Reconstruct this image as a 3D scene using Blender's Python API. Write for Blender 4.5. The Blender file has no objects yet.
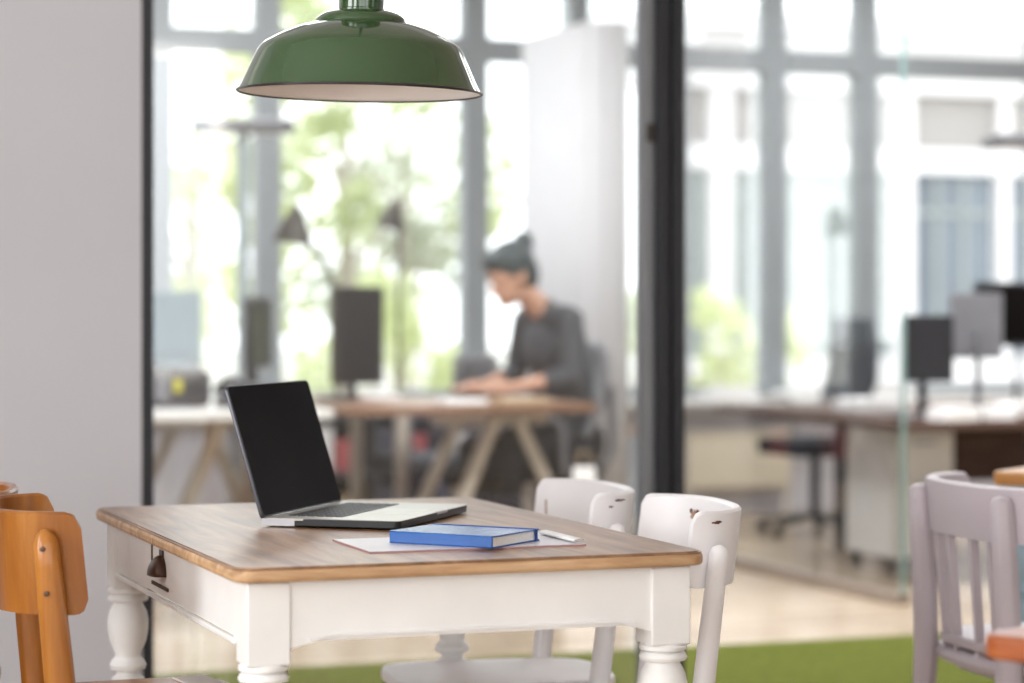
import bpy, bmesh, math, random
from mathutils import Vector, Matrix, Euler
random.seed(7)
C = bpy.context.scene.collection
SC = bpy.context.scene
PI = math.pi
TH = math.radians(20.0)                 # the room is turned 20 degrees to the camera
CT, ST = math.cos(TH), math.sin(TH)

def UV(u, v, z=0.0):                    # room axes -> world
    return Vector((u*CT - v*ST, u*ST + v*CT, z))

# ------------------------------------------------------------------ materials
def lin(c):
    if isinstance(c, str):
        c = c.lstrip('#'); c = [int(c[i:i+2], 16) for i in (0, 2, 4)]
    r = []
    for x in c:
        x = x/255.0
        r.append(x/12.92 if x <= 0.04045 else ((x+0.055)/1.055)**2.4)
    return (r[0], r[1], r[2], 1.0)

def base_mat(name):
    m = bpy.data.materials.new(name); m.use_nodes = True
    nt = m.node_tree; b = nt.nodes['Principled BSDF']
    return m, nt, b

def mat(name, col, rough=0.5, metal=0.0, var=0.06, scale=12.0, bump=0.0, bscale=60.0, spec=0.5, coat=0.0, sheen=0.0):
    m, nt, b = base_mat(name)
    c = lin(col)
    tc = nt.nodes.new('ShaderNodeTexCoord')
    n = nt.nodes.new('ShaderNodeTexNoise'); n.inputs['Scale'].default_value = scale; n.inputs['Detail'].default_value = 4
    r = nt.nodes.new('ShaderNodeValToRGB')
    r.color_ramp.elements[0].position = 0.3; r.color_ramp.elements[1].position = 0.7
    r.color_ramp.elements[0].color = tuple(max(0, x*(1-var)) for x in c[:3]) + (1,)
    r.color_ramp.elements[1].color = tuple(min(1, x*(1+var)) for x in c[:3]) + (1,)
    L = nt.links
    L.new(tc.outputs['Object'], n.inputs['Vector']); L.new(n.outputs['Fac'], r.inputs['Fac']); L.new(r.outputs['Color'], b.inputs['Base Color'])
    b.inputs['Roughness'].default_value = rough; b.inputs['Metallic'].default_value = metal
    b.inputs['Specular IOR Level'].default_value = spec
    b.inputs['Coat Weight'].default_value = coat
    b.inputs['Coat Roughness'].default_value = 0.08
    b.inputs['Sheen Weight'].default_value = sheen
    if bump:
        n2 = nt.nodes.new('ShaderNodeTexNoise'); n2.inputs['Scale'].default_value = bscale; n2.inputs['Detail'].default_value = 3
        bp = nt.nodes.new('ShaderNodeBump'); bp.inputs['Strength'].default_value = bump; bp.inputs['Distance'].default_value = 0.004
        L.new(tc.outputs['Object'], n2.inputs['Vector']); L.new(n2.outputs['Fac'], bp.inputs['Height']); L.new(bp.outputs['Normal'], b.inputs['Normal'])
    return m

def wood(name, dark, mid, light, axis='y', rough=0.4, scale=1.0, knots=0.5, bump=0.05, coat=0.0, planks=0.0):
    m, nt, b = base_mat(name); L = nt.links
    tc = nt.nodes.new('ShaderNodeTexCoord')
    mp = nt.nodes.new('ShaderNodeMapping')
    s = {'x': (1.2, 14, 14), 'y': (14, 1.2, 14), 'z': (14, 14, 1.2)}[axis]
    mp.inputs['Scale'].default_value = tuple(q*scale for q in s)
    n = nt.nodes.new('ShaderNodeTexNoise'); n.inputs['Scale'].default_value = 1.6; n.inputs['Detail'].default_value = 7; n.inputs['Roughness'].default_value = 0.62; n.inputs['Distortion'].default_value = knots
    r = nt.nodes.new('ShaderNodeValToRGB')
    e = r.color_ramp.elements
    e[0].position = 0.30; e[0].color = lin(dark); e[1].position = 0.72; e[1].color = lin(light)
    k = e.new(0.5); k.color = lin(mid)
    L.new(tc.outputs['Object'], mp.inputs['Vector']); L.new(mp.outputs['Vector'], n.inputs['Vector']); L.new(n.outputs['Fac'], r.inputs['Fac'])
    n2 = nt.nodes.new('ShaderNodeTexNoise'); n2.inputs['Scale'].default_value = 3.0*scale; n2.inputs['Detail'].default_value = 3
    L.new(tc.outputs['Object'], n2.inputs['Vector'])
    mx = nt.nodes.new('ShaderNodeMix'); mx.data_type = 'RGBA'; mx.blend_type = 'MULTIPLY'
    r2 = nt.nodes.new('ShaderNodeValToRGB'); r2.color_ramp.elements[0].position = 0.3; r2.color_ramp.elements[1].position = 0.65
    r2.color_ramp.elements[0].color = (0.68, 0.64, 0.6, 1); r2.color_ramp.elements[1].color = (1, 1, 1, 1)
    L.new(n2.outputs['Fac'], r2.inputs['Fac'])
    mx.inputs[0].default_value = 0.8
    L.new(r.outputs['Color'], mx.inputs[6]); L.new(r2.outputs['Color'], mx.inputs[7])
    out = mx.outputs[2]
    if planks:
        br = nt.nodes.new('ShaderNodeTexBrick'); br.inputs['Scale'].default_value = 1.0
        br.inputs['Color1'].default_value = (1, 1, 1, 1); br.inputs['Color2'].default_value = (0.88, 0.86, 0.84, 1); br.inputs['Mortar'].default_value = (0.55, 0.5, 0.45, 1)
        br.inputs['Mortar Size'].default_value = 0.003; br.inputs['Brick Width'].default_value = 1.4; br.inputs['Row Height'].default_value = planks
        L.new(tc.outputs['Object'], br.inputs['Vector'])
        m2 = nt.nodes.new('ShaderNodeMix'); m2.data_type = 'RGBA'; m2.blend_type = 'MULTIPLY'; m2.inputs[0].default_value = 1
        L.new(out, m2.inputs[6]); L.new(br.outputs['Color'], m2.inputs[7]); out = m2.outputs[2]
    L.new(out, b.inputs['Base Color'])
    b.inputs['Roughness'].default_value = rough
    b.inputs['Coat Weight'].default_value = coat; b.inputs['Coat Roughness'].default_value = 0.15
    if bump:
        bp = nt.nodes.new('ShaderNodeBump'); bp.inputs['Strength'].default_value = bump; bp.inputs['Distance'].default_value = 0.002
        L.new(n.outputs['Fac'], bp.inputs['Height']); L.new(bp.outputs['Normal'], b.inputs['Normal'])
    return m

def worn_paint(name, col, chip='#5a3a2a', amount=0.70, rough=0.45, scale=22.0):
    """old paint with a few chips worn through to the wood"""
    m, nt, b = base_mat(name); L = nt.links
    tc = nt.nodes.new('ShaderNodeTexCoord')
    n = nt.nodes.new('ShaderNodeTexNoise'); n.inputs['Scale'].default_value = scale; n.inputs['Detail'].default_value = 6; n.inputs['Roughness'].default_value = 0.65
    r = nt.nodes.new('ShaderNodeValToRGB'); r.color_ramp.elements[0].position = amount; r.color_ramp.elements[1].position = amount+0.012
    n3 = nt.nodes.new('ShaderNodeTexNoise'); n3.inputs['Scale'].default_value = 7; n3.inputs['Detail'].default_value = 4
    r3 = nt.nodes.new('ShaderNodeValToRGB'); c = lin(col)
    r3.color_ramp.elements[0].position = .3; r3.color_ramp.elements[1].position = .7
    r3.color_ramp.elements[0].color = tuple(x*0.95 for x in c[:3])+(1,); r3.color_ramp.elements[1].color = tuple(min(1, x*1.03) for x in c[:3])+(1,)
    mx = nt.nodes.new('ShaderNodeMix'); mx.data_type = 'RGBA'
    L.new(tc.outputs['Object'], n.inputs['Vector']); L.new(n.outputs['Fac'], r.inputs['Fac'])
    L.new(tc.outputs['Object'], n3.inputs['Vector']); L.new(n3.outputs['Fac'], r3.inputs['Fac'])
    L.new(r.outputs['Color'], mx.inputs[0]); L.new(r3.outputs['Color'], mx.inputs[6]); mx.inputs[7].default_value = lin(chip)
    L.new(mx.outputs[2], b.inputs['Base Color']); b.inputs['Roughness'].default_value = rough
    bp = nt.nodes.new('ShaderNodeBump'); bp.inputs['Strength'].default_value = 0.12; bp.inputs['Distance'].default_value = 0.002
    n2 = nt.nodes.new('ShaderNodeTexNoise'); n2.inputs['Scale'].default_value = 55
    L.new(tc.outputs['Object'], n2.inputs['Vector']); L.new(n2.outputs['Fac'], bp.inputs['Height']); L.new(bp.outputs['Normal'], b.inputs['Normal'])
    return m

def glass_mat(name, tint=(1, 1, 1), ior=1.5, gain=1.0):
    """thin architectural pane: clear with a Fresnel reflection"""
    m = bpy.data.materials.new(name); m.use_nodes = True; nt = m.node_tree; L = nt.links
    nt.nodes.remove(nt.nodes['Principled BSDF']); out = nt.nodes['Material Output']
    t = nt.nodes.new('ShaderNodeBsdfTransparent'); t.inputs['Color'].default_value = tint+(1,)
    g = nt.nodes.new('ShaderNodeBsdfGlossy'); g.inputs['Roughness'].default_value = 0.02
    f = nt.nodes.new('ShaderNodeFresnel'); f.inputs['IOR'].default_value = ior
    mu = nt.nodes.new('ShaderNodeMath'); mu.operation = 'MULTIPLY'; mu.inputs[1].default_value = gain; mu.use_clamp = True
    mx = nt.nodes.new('ShaderNodeMixShader')
    L.new(f.outputs['Fac'], mu.inputs[0]); L.new(mu.outputs[0], mx.inputs['Fac']); L.new(t.outputs[0], mx.inputs[1]); L.new(g.outputs[0], mx.inputs[2]); L.new(mx.outputs[0], out.inputs['Surface'])
    return m

def leaf_mat(name, c1, c2):
    m, nt, b = base_mat(name); L = nt.links
    tc = nt.nodes.new('ShaderNodeTexCoord'); n = nt.nodes.new('ShaderNodeTexNoise'); n.inputs['Scale'].default_value = 4
    r = nt.nodes.new('ShaderNodeValToRGB'); r.color_ramp.elements[0].color = lin(c1); r.color_ramp.elements[1].color = lin(c2)
    r.color_ramp.elements[0].position = .35; r.color_ramp.elements[1].position = .65
    L.new(tc.outputs['Object'], n.inputs['Vector']); L.new(n.outputs['Fac'], r.inputs['Fac'])
    out = nt.nodes['Material Output']
    tr = nt.nodes.new('ShaderNodeBsdfTranslucent'); mx = nt.nodes.new('ShaderNodeMixShader'); mx.inputs[0].default_value = .5
    L.new(r.outputs['Color'], b.inputs['Base Color']); L.new(r.outputs['Color'], tr.inputs['Color'])
    L.new(b.outputs[0], mx.inputs[1]); L.new(tr.outputs[0], mx.inputs[2]); L.new(mx.outputs[0], out.inputs['Surface'])
    b.inputs['Roughness'].default_value = .5
    return m

M = {}
M['wall'] = mat('wall_paint', '#cccbd1', rough=.85, var=.015, scale=2)
M['wall_rear'] = mat('rear_wall_paint', '#d2ccc6', rough=.9, var=.02, scale=2)
M['ceiling'] = mat('ceiling_paint', '#e6e5e4', rough=.9, var=.01)
M['floor'] = wood('pale_floorboards', '#b9a68f', '#cdbba5', '#decfbb', axis='x', rough=.20, scale=.5, bump=.02, planks=.13)
M['grass'] = mat('artificial_turf', '#5c6226', rough=.95, var=.22, scale=40, bump=.9, bscale=420, spec=.1)
M['frame_black'] = mat('dark_steel_frame', '#24252b', rough=.42, var=.05, spec=.5)
M['lit_steel'] = mat('lit_side_steel', '#85868a', rough=.4, var=.04)
M['window_frame'] = mat('grey_window_frame', '#8f9497', rough=.55, var=.03)
M['glass'] = glass_mat('clear_pane', (.985, .99, .99), gain=.25)
M['glass_front'] = glass_mat('front_pane', (.96, .97, .97), gain=2.2)
M['glass_edge'] = mat('glass_edge', '#7f9b97', rough=.2, var=.02)
M['track'] = mat('brown_floor_track', '#8e8074', rough=.5)
M['sill'] = mat('white_sill', '#e9e8e6', rough=.4, var=.02)
M['radiator'] = mat('cream_radiator', '#e2d9c6', rough=.4, var=.02)
M['table_top'] = wood('table_top_wood', '#75502f', '#9a7250', '#ba9470', axis='y', rough=.36, scale=1.0, knots=1.4, bump=.06)
M['lit_table_edge'] = wood('lit_table_edge_wood', '#9a7350', '#c9a27a', '#dcbd99', axis='x', rough=.5, scale=1.6, knots=.8, bump=.1)  # paler than the top wood: the front light is painted into the edge
M['table_paint'] = worn_paint('white_table_paint', '#f0efee', chip='#b9a89a', amount=.745, rough=.5)
M['table_gap'] = mat('dark_drawer_gap', '#4a3a2e', rough=.8)
M['pull'] = mat('aged_bronze', '#4a3428', rough=.4, metal=.6, var=.2, scale=40)
M['chair_white'] = worn_paint('white_chair_paint', '#f0edef', amount=.74)
M['chip'] = mat('bare_wood_chip', '#5e3a2c', rough=.8, var=.35, scale=120)
M['chip_pale'] = mat('pale_wood_chip', '#a08068', rough=.8, var=.3, scale=150)
M['chair_lilac'] = worn_paint('lilac_chair_paint', '#beb4bb', amount=.735)
M['chair_lilac_edge'] = worn_paint('rubbed_lilac_edge', '#d3cccb', amount=.74)
M['beech'] = wood('honey_beech', '#8f5318', '#b06d22', '#c98a3a', axis='z', rough=.32, scale=.8, knots=.6, bump=.02, coat=.3)
M['beech_rail'] = wood('honey_beech_rail', '#84490f', '#a9671f', '#c68638', axis='z', rough=.3, scale=.55, knots=1.2, bump=.02, coat=.35)
M['screw'] = mat('brown_screw', '#5b4130', rough=.5, metal=.5)
M['paper'] = mat('white_paper', '#f4f3f2', rough=.7, var=.01)
M['enamel_green'] = mat('green_enamel', '#2d4a25', rough=.10, var=.03, spec=.6, coat=.6)
M['enamel_white'] = mat('white_enamel', '#fdf8f6', rough=.3, var=.015)
M['enamel_rim'] = mat('dark_enamel_rim', '#2b1f24', rough=.3)
M['black_cord'] = mat('black_cord', '#222222', rough=.6)
M['alu'] = mat('brushed_aluminium', '#b3afa8', rough=.36, metal=.75, var=.02, scale=90)
M['alu_edge'] = mat('aluminium_edge', '#b9b9bd', rough=.3, metal=.9, var=.02)
M['lid_grey'] = mat('dark_grey_lid', '#5a5a60', rough=.4, metal=.7, var=.02)
M['laptop_case'] = mat('dark_laptop_case', '#131316', rough=.45)
M['lcd'] = mat('black_glossy_lcd', '#0d0908', rough=.14, var=.02, spec=.03)
M['key'] = mat('black_keycaps', '#1d1c1c', rough=.5)
M['trackpad'] = mat('grey_trackpad', '#bdb9b4', rough=.3, metal=.5, var=.02)
M['blue_cover'] = mat('blue_book_cloth', '#00529f', rough=.26, var=.04, scale=200)
M['blue_band'] = mat('dark_blue_elastic', '#123f86', rough=.7)
M['pages'] = mat('cream_page_edges', '#f2efec', rough=.8, var=.05, scale=300)
M['mag_cover'] = mat('magazine_cover', '#cfcbd2', rough=.35, var=.08, scale=9)
M['mag_edge'] = mat('reddish_magazine_edge', '#a87f80', rough=.6)
M['orange_wood'] = wood('orange_table_wood', '#8c4015', '#a3531f', '#ba6c33', axis='x', rough=.35, scale=1.2, bump=.03)
M['tan_wood'] = wood('tan_table_wood', '#b0763a', '#c68d4f', '#d8a768', axis='x', rough=.4, scale=1.2, bump=.03)
M['blue_paint'] = worn_paint('pale_blue_paint', '#9fb6c4', amount=.74)
M['desk_white'] = mat('white_desk', '#e6e4e0', rough=.35, var=.02)
M['desk_wood'] = wood('brown_desk_wood', '#7a5a44', '#93705a', '#ab8a73', axis='x', rough=.35, scale=.8, bump=.02)
M['desk_dark'] = wood('dark_desk_wood', '#4e3b33', '#66524a', '#7b675e', axis='x', rough=.6, scale=.8, bump=.02)
M['desk_dark'].node_tree.nodes['Principled BSDF'].inputs['Specular IOR Level'].default_value = .08
M['trestle'] = mat('taupe_trestle_paint', '#c2b8aa', rough=.5)
M['dark_plastic'] = mat('dark_plastic', '#2b2b2f', rough=.4)
M['grey_plastic'] = mat('grey_plastic', '#75757a', rough=.45)
M['mid_grey'] = mat('mid_grey_fabric', '#4c4f55', rough=.9)
M['screen_blue'] = mat('screen_blue_grey', '#496068', rough=.2)
M['lamp_taupe'] = mat('taupe_lamp_metal', '#3f3a34', rough=.5)
M['lamp_silver'] = mat('silver_lamp_metal', '#a9b4b8', rough=.35, metal=.3)
M['white_fabric'] = mat('white_fabric', '#d2d1d3', rough=.9, var=.02, scale=6)
M['white_plastic'] = mat('white_plastic', '#ecebe8', rough=.35, var=.02)
M['black_fabric'] = mat('black_fabric', '#232226', rough=.9, var=.1)
M['red_box'] = mat('rose_card', '#b4585c', rough=.6)
M['brown_box'] = mat('tan_card', '#c2a888', rough=.8, var=.06)
M['slate_box'] = mat('slate_card', '#4a4c5c', rough=.7)
M['skin'] = mat('skin', '#c99d86', rough=.5, var=.04)
M['hair'] = mat('dark_hair', '#3a4446', rough=.55, var=.2, scale=60)
M['shirt'] = mat('charcoal_shirt', '#4a4c50', rough=.9, var=.06, bump=.2)
M['trousers'] = mat('black_trousers', '#1e1e22', rough=.9)
M['yellow'] = mat('yellow_tag', '#c9c040', rough=.6)
M['orange'] = mat('terracotta', '#b9693f', rough=.6)
M['ext_white'] = mat('white_render', '#dcdadb', rough=.8, var=.02, scale=1)
M['ext_beige'] = mat('pale_panel', '#979390', rough=.8, var=.04, scale=1)
M['ext_glass'] = mat('grey_window_glass', '#626a72', rough=.3, var=.25, scale=.8)
M['ext_blind'] = mat('pale_window_blind', '#8e9593', rough=.6, var=.06, scale=1)
M['paving'] = mat('pale_paving', '#b9b6ae', rough=.9, var=.06, scale=3)
M['lawn'] = mat('lawn', '#7f9a55', rough=.95, var=.15, scale=8, bump=.5)
M['leaf_light'] = leaf_mat('light_leaves', '#c6ce9a', '#e6ebc4')
M['leaf_mid'] = leaf_mat('mid_leaves', '#b4bd90', '#d9e0b6')
M['leaf_grey'] = leaf_mat('grey_leaves', '#a8ae97', '#cdd2bc')
M['bark'] = mat('bark', '#a39a8e', rough=.9, var=.2, scale=30)

# ------------------------------------------------------------------ mesh helpers
class MB:
    def __init__(self): self.bm = bmesh.new()
    def _xf(self, vs, mtx):
        if mtx is not None: bmesh.ops.transform(self.bm, matrix=mtx, verts=vs)
    def box(self, c, s, rot=None):
        r = bmesh.ops.create_cube(self.bm, size=1.0); vs = r['verts']
        m = Matrix.Translation(Vector(c)) @ ((Euler(rot).to_matrix().to_4x4()) if rot else Matrix.Identity(4)) @ Matrix.Diagonal((s[0], s[1], s[2], 1))
        self._xf(vs, m); return vs
    def bar(self, a, b, w, d, up=(0, 0, 1), taper=1.0):
        a = Vector(a); b = Vector(b); z = (b-a).normalized(); u = Vector(up)
        x = u.cross(z)
        if x.length < 1e-4: x = Vector((1, 0, 0)).cross(z)
        x.normalize(); y = z.cross(x)
        P = []
        for p, k in ((a, 1.0), (b, taper)):
            for sx, sy in ((-1, -1), (1, -1), (1, 1), (-1, 1)):
                P.append(self.bm.verts.new(p + x*sx*w*.5*k + y*sy*d*.5*k))
        for f in ((3, 2, 1, 0), (4, 5, 6, 7), (0, 1, 5, 4), (1, 2, 6, 5), (2, 3, 7, 6), (3, 0, 4, 7)):
            self.bm.faces.new([P[i] for i in f])
    def lathe(self, prof, c=(0, 0, 0), seg=40, mtx=None, caps=True):
        rings = []; c = Vector(c); allv = []
        for r, z in prof:
            ring = []
            if r < 1e-6:
                ring = [self.bm.verts.new(c + Vector((0, 0, z)))]
            else:
                for i in range(seg):
                    a = 2*PI*i/seg
                    ring.append(self.bm.verts.new(c + Vector((r*math.cos(a), r*math.sin(a), z))))
            rings.append(ring); allv += ring
        for A, B in zip(rings[:-1], rings[1:]):
            if len(A) == 1 and len(B) == 1: continue
            for i in range(seg):
                j = (i+1) % seg
                if len(A) == 1: self.bm.faces.new((A[0], B[i], B[j]))
                elif len(B) == 1: self.bm.faces.new((A[j], A[i], B[0]))
                else: self.bm.faces.new((A[i], A[j], B[j], B[i]))
        if caps:
            for R in (rings[0], rings[-1]):
                if len(R) > 1:
                    try: self.bm.faces.new(R)
                    except Exception: pass
        self._xf(allv, mtx)
    def tube(self, path, rad, seg=12, caps=True, flat=1.0):
        path = [Vector(p) for p in path]; n = len(path)
        if not hasattr(rad, '__len__'): rad = [rad]*n
        rings = []; px = None
        for i, p in enumerate(path):
            t = (path[min(i+1, n-1)] - path[max(i-1, 0)]).normalized()
            if px is None:
                x = Vector((0, 0, 1)).cross(t)
                if x.length < 1e-3: x = Vector((0, 1, 0)).cross(t)
            else: x = px - t*px.dot(t)
            x.normalize(); px = x; y = t.cross(x)
            rings.append([self.bm.verts.new(p + (x*math.cos(2*PI*k/seg)*flat + y*math.sin(2*PI*k/seg))*rad[i]) for k in range(seg)])
        for A, B in zip(rings[:-1], rings[1:]):
            for k in range(seg):
                j = (k+1) % seg; self.bm.faces.new((A[k], A[j], B[j], B[k]))
        if caps:
            self.bm.faces.new(rings[0][::-1]); self.bm.faces.new(rings[-1])
    def capsule(self, a, b, ra, rb, seg=14):
        a = Vector(a); b = Vector(b); t = (b-a).normalized(); pts = []; rs = []
        for k in range(5):
            q = PI/2*(1-k/4.0); pts.append(a - t*ra*math.sin(q)); rs.append(max(ra*math.cos(q), 1e-4))
        for k in range(5):
            q = PI/2*k/4.0; pts.append(b + t*rb*math.sin(q)); rs.append(max(rb*math.cos(q), 1e-4))
        self.tube(pts, rs, seg)
    def ball(self, c, s, rot=None, seg=24):
        r = bmesh.ops.create_uvsphere(self.bm, u_segments=seg, v_segments=seg//2+2, radius=1.0)
        if not hasattr(s, '__len__'): s = (s, s, s)
        self._xf(r['verts'], Matrix.Translation(Vector(c)) @ (Euler(rot).to_matrix().to_4x4() if rot else Matrix.Identity(4)) @ Matrix.Diagonal((s[0], s[1], s[2], 1)))
    def prism(self, pts, z0, z1, mtx=None):
        A = [self.bm.verts.new((x, y, z0)) for x, y in pts]; B = [self.bm.verts.new((x, y, z1)) for x, y in pts]
        n = len(pts)
        self.bm.faces.new(A[::-1]); self.bm.faces.new(B)
        for i in range(n):
            j = (i+1) % n; self.bm.faces.new((A[i], A[j], B[j], B[i]))
        self._xf(A+B, mtx)
    def quad(self, pts): self.bm.faces.new([self.bm.verts.new(p) for p in pts])
    def build(self, name, m, parent=None, smooth=False, bevel=0.0, seg=2, angle=35):
        bmesh.ops.recalc_face_normals(self.bm, faces=self.bm.faces)
        me = bpy.data.meshes.new(name); self.bm.to_mesh(me); self.bm.free()
        o = bpy.data.objects.new(name, me); C.objects.link(o); me.materials.append(m)
        if parent is not None: o.parent = parent
        if bevel:
            b = o.modifiers.new('bevel', 'BEVEL'); b.width = bevel; b.segments = seg; b.limit_method = 'ANGLE'; b.angle_limit = math.radians(40)
        if smooth or bevel:
            for p in me.polygons: p.use_smooth = True
            try: me.set_sharp_from_angle(angle=math.radians(angle))
            except Exception: pass
        return o

def rrect(w, d, r, n=6, cx=0, cy=0):
    P = []
    for sx, sy, a0 in ((1, 1, 0), (-1, 1, 90), (-1, -1, 180), (1, -1, 270)):
        for k in range(n+1):
            a = math.radians(a0 + 90*k/n)
            P.append((cx+sx*(w/2-r)+r*math.cos(a), cy+sy*(d/2-r)+r*math.sin(a)))
    return P

def tag(o, label=None, cat=None, group=None, kind=None):
    if label: o['label'] = label
    if cat: o['category'] = cat
    if group: o['group'] = group
    if kind: o['kind'] = kind
    return o

def thing(name, label, cat, loc, rz=0.0, group=None, kind=None):
    o = bpy.data.objects.new(name, None); C.objects.link(o); o.empty_display_size = .1
    o.location = loc; o.rotation_euler = (0, 0, rz)
    return tag(o, label, cat, group, kind)

def thing_uv(name, label, cat, u, v, z=0.0, rz=0.0, group=None, kind=None):
    return thing(name, label, cat, UV(u, v, z), TH+rz, group, kind)

def copy_tree(o, parent=None):
    c = o.copy(); C.objects.link(c)
    if parent is not None: c.parent = parent
    for ch in list(o.children): copy_tree(ch, c)
    return c

def struct(name, mb, m, label=None, cat=None, bevel=0.0, uv=True, parent=None):
    o = mb.build(name, m, parent, bevel=bevel)
    if parent is None:
        if uv: o.rotation_euler = (0, 0, TH)
        tag(o, label, cat, kind='structure')
    return o

# ------------------------------------------------------------------ camera, sky, lamps
cam = bpy.data.cameras.new('camera'); camo = bpy.data.objects.new('camera', cam); C.objects.link(camo); SC.camera = camo
H = 1.14
camo.location = (0, 0, H); camo.rotation_euler = (PI/2, 0, 0)
cam.lens = 85.0; cam.sensor_width = 36.0; cam.shift_y = -36.5/1024.0
cam.dof.use_dof = True; cam.dof.focus_distance = 3.95; cam.dof.aperture_fstop = 2.3
cam.clip_end = 200

w = bpy.data.worlds.new('overcast_sky'); SC.world = w; w.use_nodes = True
bg = w.node_tree.nodes['Background']; bg.inputs['Color'].default_value = (.95, .98, 1.0, 1); bg.inputs['Strength'].default_value = 2.9
SC.view_settings.view_transform = 'Standard'; SC.view_settings.look = 'None'; SC.view_settings.gamma = 1.0
SC.view_settings.use_curve_mapping = False; SC.view_settings.exposure = 0.30
SC.cycles.use_denoising = True
SC.cycles.max_bounces = 10; SC.cycles.diffuse_bounces = 4; SC.cycles.glossy_bounces = 4; SC.cycles.transparent_max_bounces = 16
SC.cycles.caustics_reflective = False; SC.cycles.caustics_refractive = False
SC.cycles.sample_clamp_indirect = 6.0

def window_light(name, u, v, z, w_, h_, aim_rz, power, col=(.97, .985, 1)):
    l = bpy.data.lights.new(name, 'AREA'); l.shape = 'RECTANGLE'; l.size = w_; l.size_y = h_; l.energy = power; l.color = col
    o = bpy.data.objects.new(name, l); C.objects.link(o); o.location = UV(u, v, z)
    o.rotation_euler = (PI/2, 0, aim_rz + TH)
    return o
# daylight from the windows in the rear and side walls of the room (rear wall v=-3.2, side wall u=-2.6)
for i, u in enumerate((-1.4, 0.7, 2.8)):
    window_light('rear_window_daylight', u, -3.08, 1.75, 1.5, 2.0, PI, 205)
for i, v in enumerate((0.4, 2.9)):
    window_light('side_window_daylight', -2.48, v, 1.75, 1.5, 2.0, -PI/2, 50)
# fill lamps added under the closed ceiling to brighten the office
for u, v in ((2.2, 7.4), (2.4, 10.6), (3.6, 7.3), (5.4, 7.3), (6.2, 10.4)):
    l = bpy.data.lights.new('office_fill_light', 'AREA'); l.shape = 'SQUARE'; l.size = 1.1; l.energy = 62; l.color = (.98, .99, 1)
    o = bpy.data.objects.new('office_fill_light', l); C.objects.link(o); o.location = UV(u, v, 3.27)

# ------------------------------------------------------------------ room shell (room axes u, v)
b = MB(); b.box((3.0, 4.45, -.05), (13, 15.5, .1))
struct('floor', b, M['floor'], 'pale wooden plank floor of the room and the office behind the glass', 'floor')
b = MB(); b.box((3.0, 4.45, 3.36), (13, 15.5, .1)); struct('ceiling', b, M['ceiling'], 'white ceiling above room and office', 'ceiling')
b = MB()
for a, c, z0, z1 in ((-2.6, -.12, 0, 3.31), (.24, 1.21, 0, 3.31), (-.12, .24, 0, .9), (-.12, .24, 3.22, 3.31)): b.box(((a+c)/2, 6.12, (z0+z1)/2), (c-a, .12, z1-z0))  # tall slot added out of view so sky reflects as a streak in the lamp shade
struct('wall_left', b, M['wall'], 'plain pale grey wall left of the black glass frame', 'wall')
# rear wall with three window openings, side wall with two
b = MB()
b.box((2.6, -3.2, .375), (10.8, .16, .75)); b.box((2.6, -3.2, 3.03), (10.8, .16, .56))
for a, c in ((-2.8, -2.15), (-.65, -.05), (1.45, 2.05), (3.55, 8.0)): b.box(((a+c)/2, -3.2, 1.75), (c-a, .16, 2.0))
struct('wall_rear', b, M['wall_rear'], 'rear wall of the room with three tall window openings', 'wall')
b = MB()
b.box((-2.6, 1.5, .375), (.16, 9.3, .75)); b.box((-2.6, 1.5, 3.03), (.16, 9.3, .56))
for a, c in ((-3.15, -.35), (1.15, 2.15), (3.65, 6.15)): b.box((-2.6, (a+c)/2, 1.75), (.16, c-a, 2.0))
struct('wall_side', b, M['wall_rear'], 'side wall of the room with two tall window openings', 'wall')
b = MB(); b.box((8.9, 4.45, 1.655), (.16, 15.4, 3.31)); struct('wall_right', b, M['wall'], 'pale far right wall of the room', 'wall')
b = MB(); b.box((1.0, 9.1, 1.655), (.12, 6.0, 3.31)); struct('wall_office', b, M['wall'], 'pale left side wall of the office behind the glass', 'wall')
b = MB(); b.box((5.0, 6.12, 2.97), (7.6, .12, .66)); struct('wall_header', b, M['wall'], 'white wall strip above the glass front', 'wall')

# glass front: black frame, double post, clear pane
win = thing_uv('window_1', 'tall fixed glass pane in black steel frame behind the table', 'glass wall', 1.2, 6.1, kind='structure')
b = MB(); b.box((.027, 0, 1.32), (.034, .05, 2.64)); b.box((.73, 0, 2.6), (1.42, .07, .08)); b.box((.73, 0, .02), (1.42, .07, .04))
b.build('window_frame', M['frame_black'], win, bevel=.003)
b = MB(); b.box((.72, 0, 1.3), (1.36, .012, 2.52)); b.build('pane', M['glass_front'], win)
b = MB(); b.box((1.4125, .01, 1.32), (.031, .06, 2.64)); b.build('lit_post_side', M['lit_steel'], win, bevel=.003)  # grey strip paints the lit side face of the dark post
b = MB(); b.box((1.445, -.01, 1.32), (.034, .08, 2.64)); b.box((1.4655, 0, 1.32), (.010, .06, 2.64)); b.box((1.488, -.012, 1.32), (.034, .08, 2.64))
b.build('double_post', M['frame_black'], win, bevel=.003)
b = MB(); b.box((1.4125, -.024, 1.61), (.02, .012, .05)); b.build('lock_plate', M['lamp_taupe'], win, bevel=.002)
b = MB(); b.box((4.05, 6.1, 1.32), (.06, .08, 2.64)); b.box((3.37, 6.1, 2.6), (1.4, .08, .08))
struct('door_1', b, M['frame_black'], 'black steel frame of the open doorway beside the glass wall', 'doorway')

# glass partition running back into the office
win = thing_uv('window_2', 'clear glass partition with floor track running back into the office', 'glass partition', 4.535, 8.12, kind='structure')
b = MB(); b.box((0, 1.9, 1.65), (.014, 3.8, 3.22)); b.build('pane', M['glass'], win)
b = MB(); b.box((0, 1.9, .02), (.07, 3.8, .04)); b.build('floor_track', M['track'], win, bevel=.004)
b = MB(); b.box((0, -.004, 1.65), (.016, .008, 3.22)); b.build('glass_edge', M['glass_edge'], win)

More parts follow.
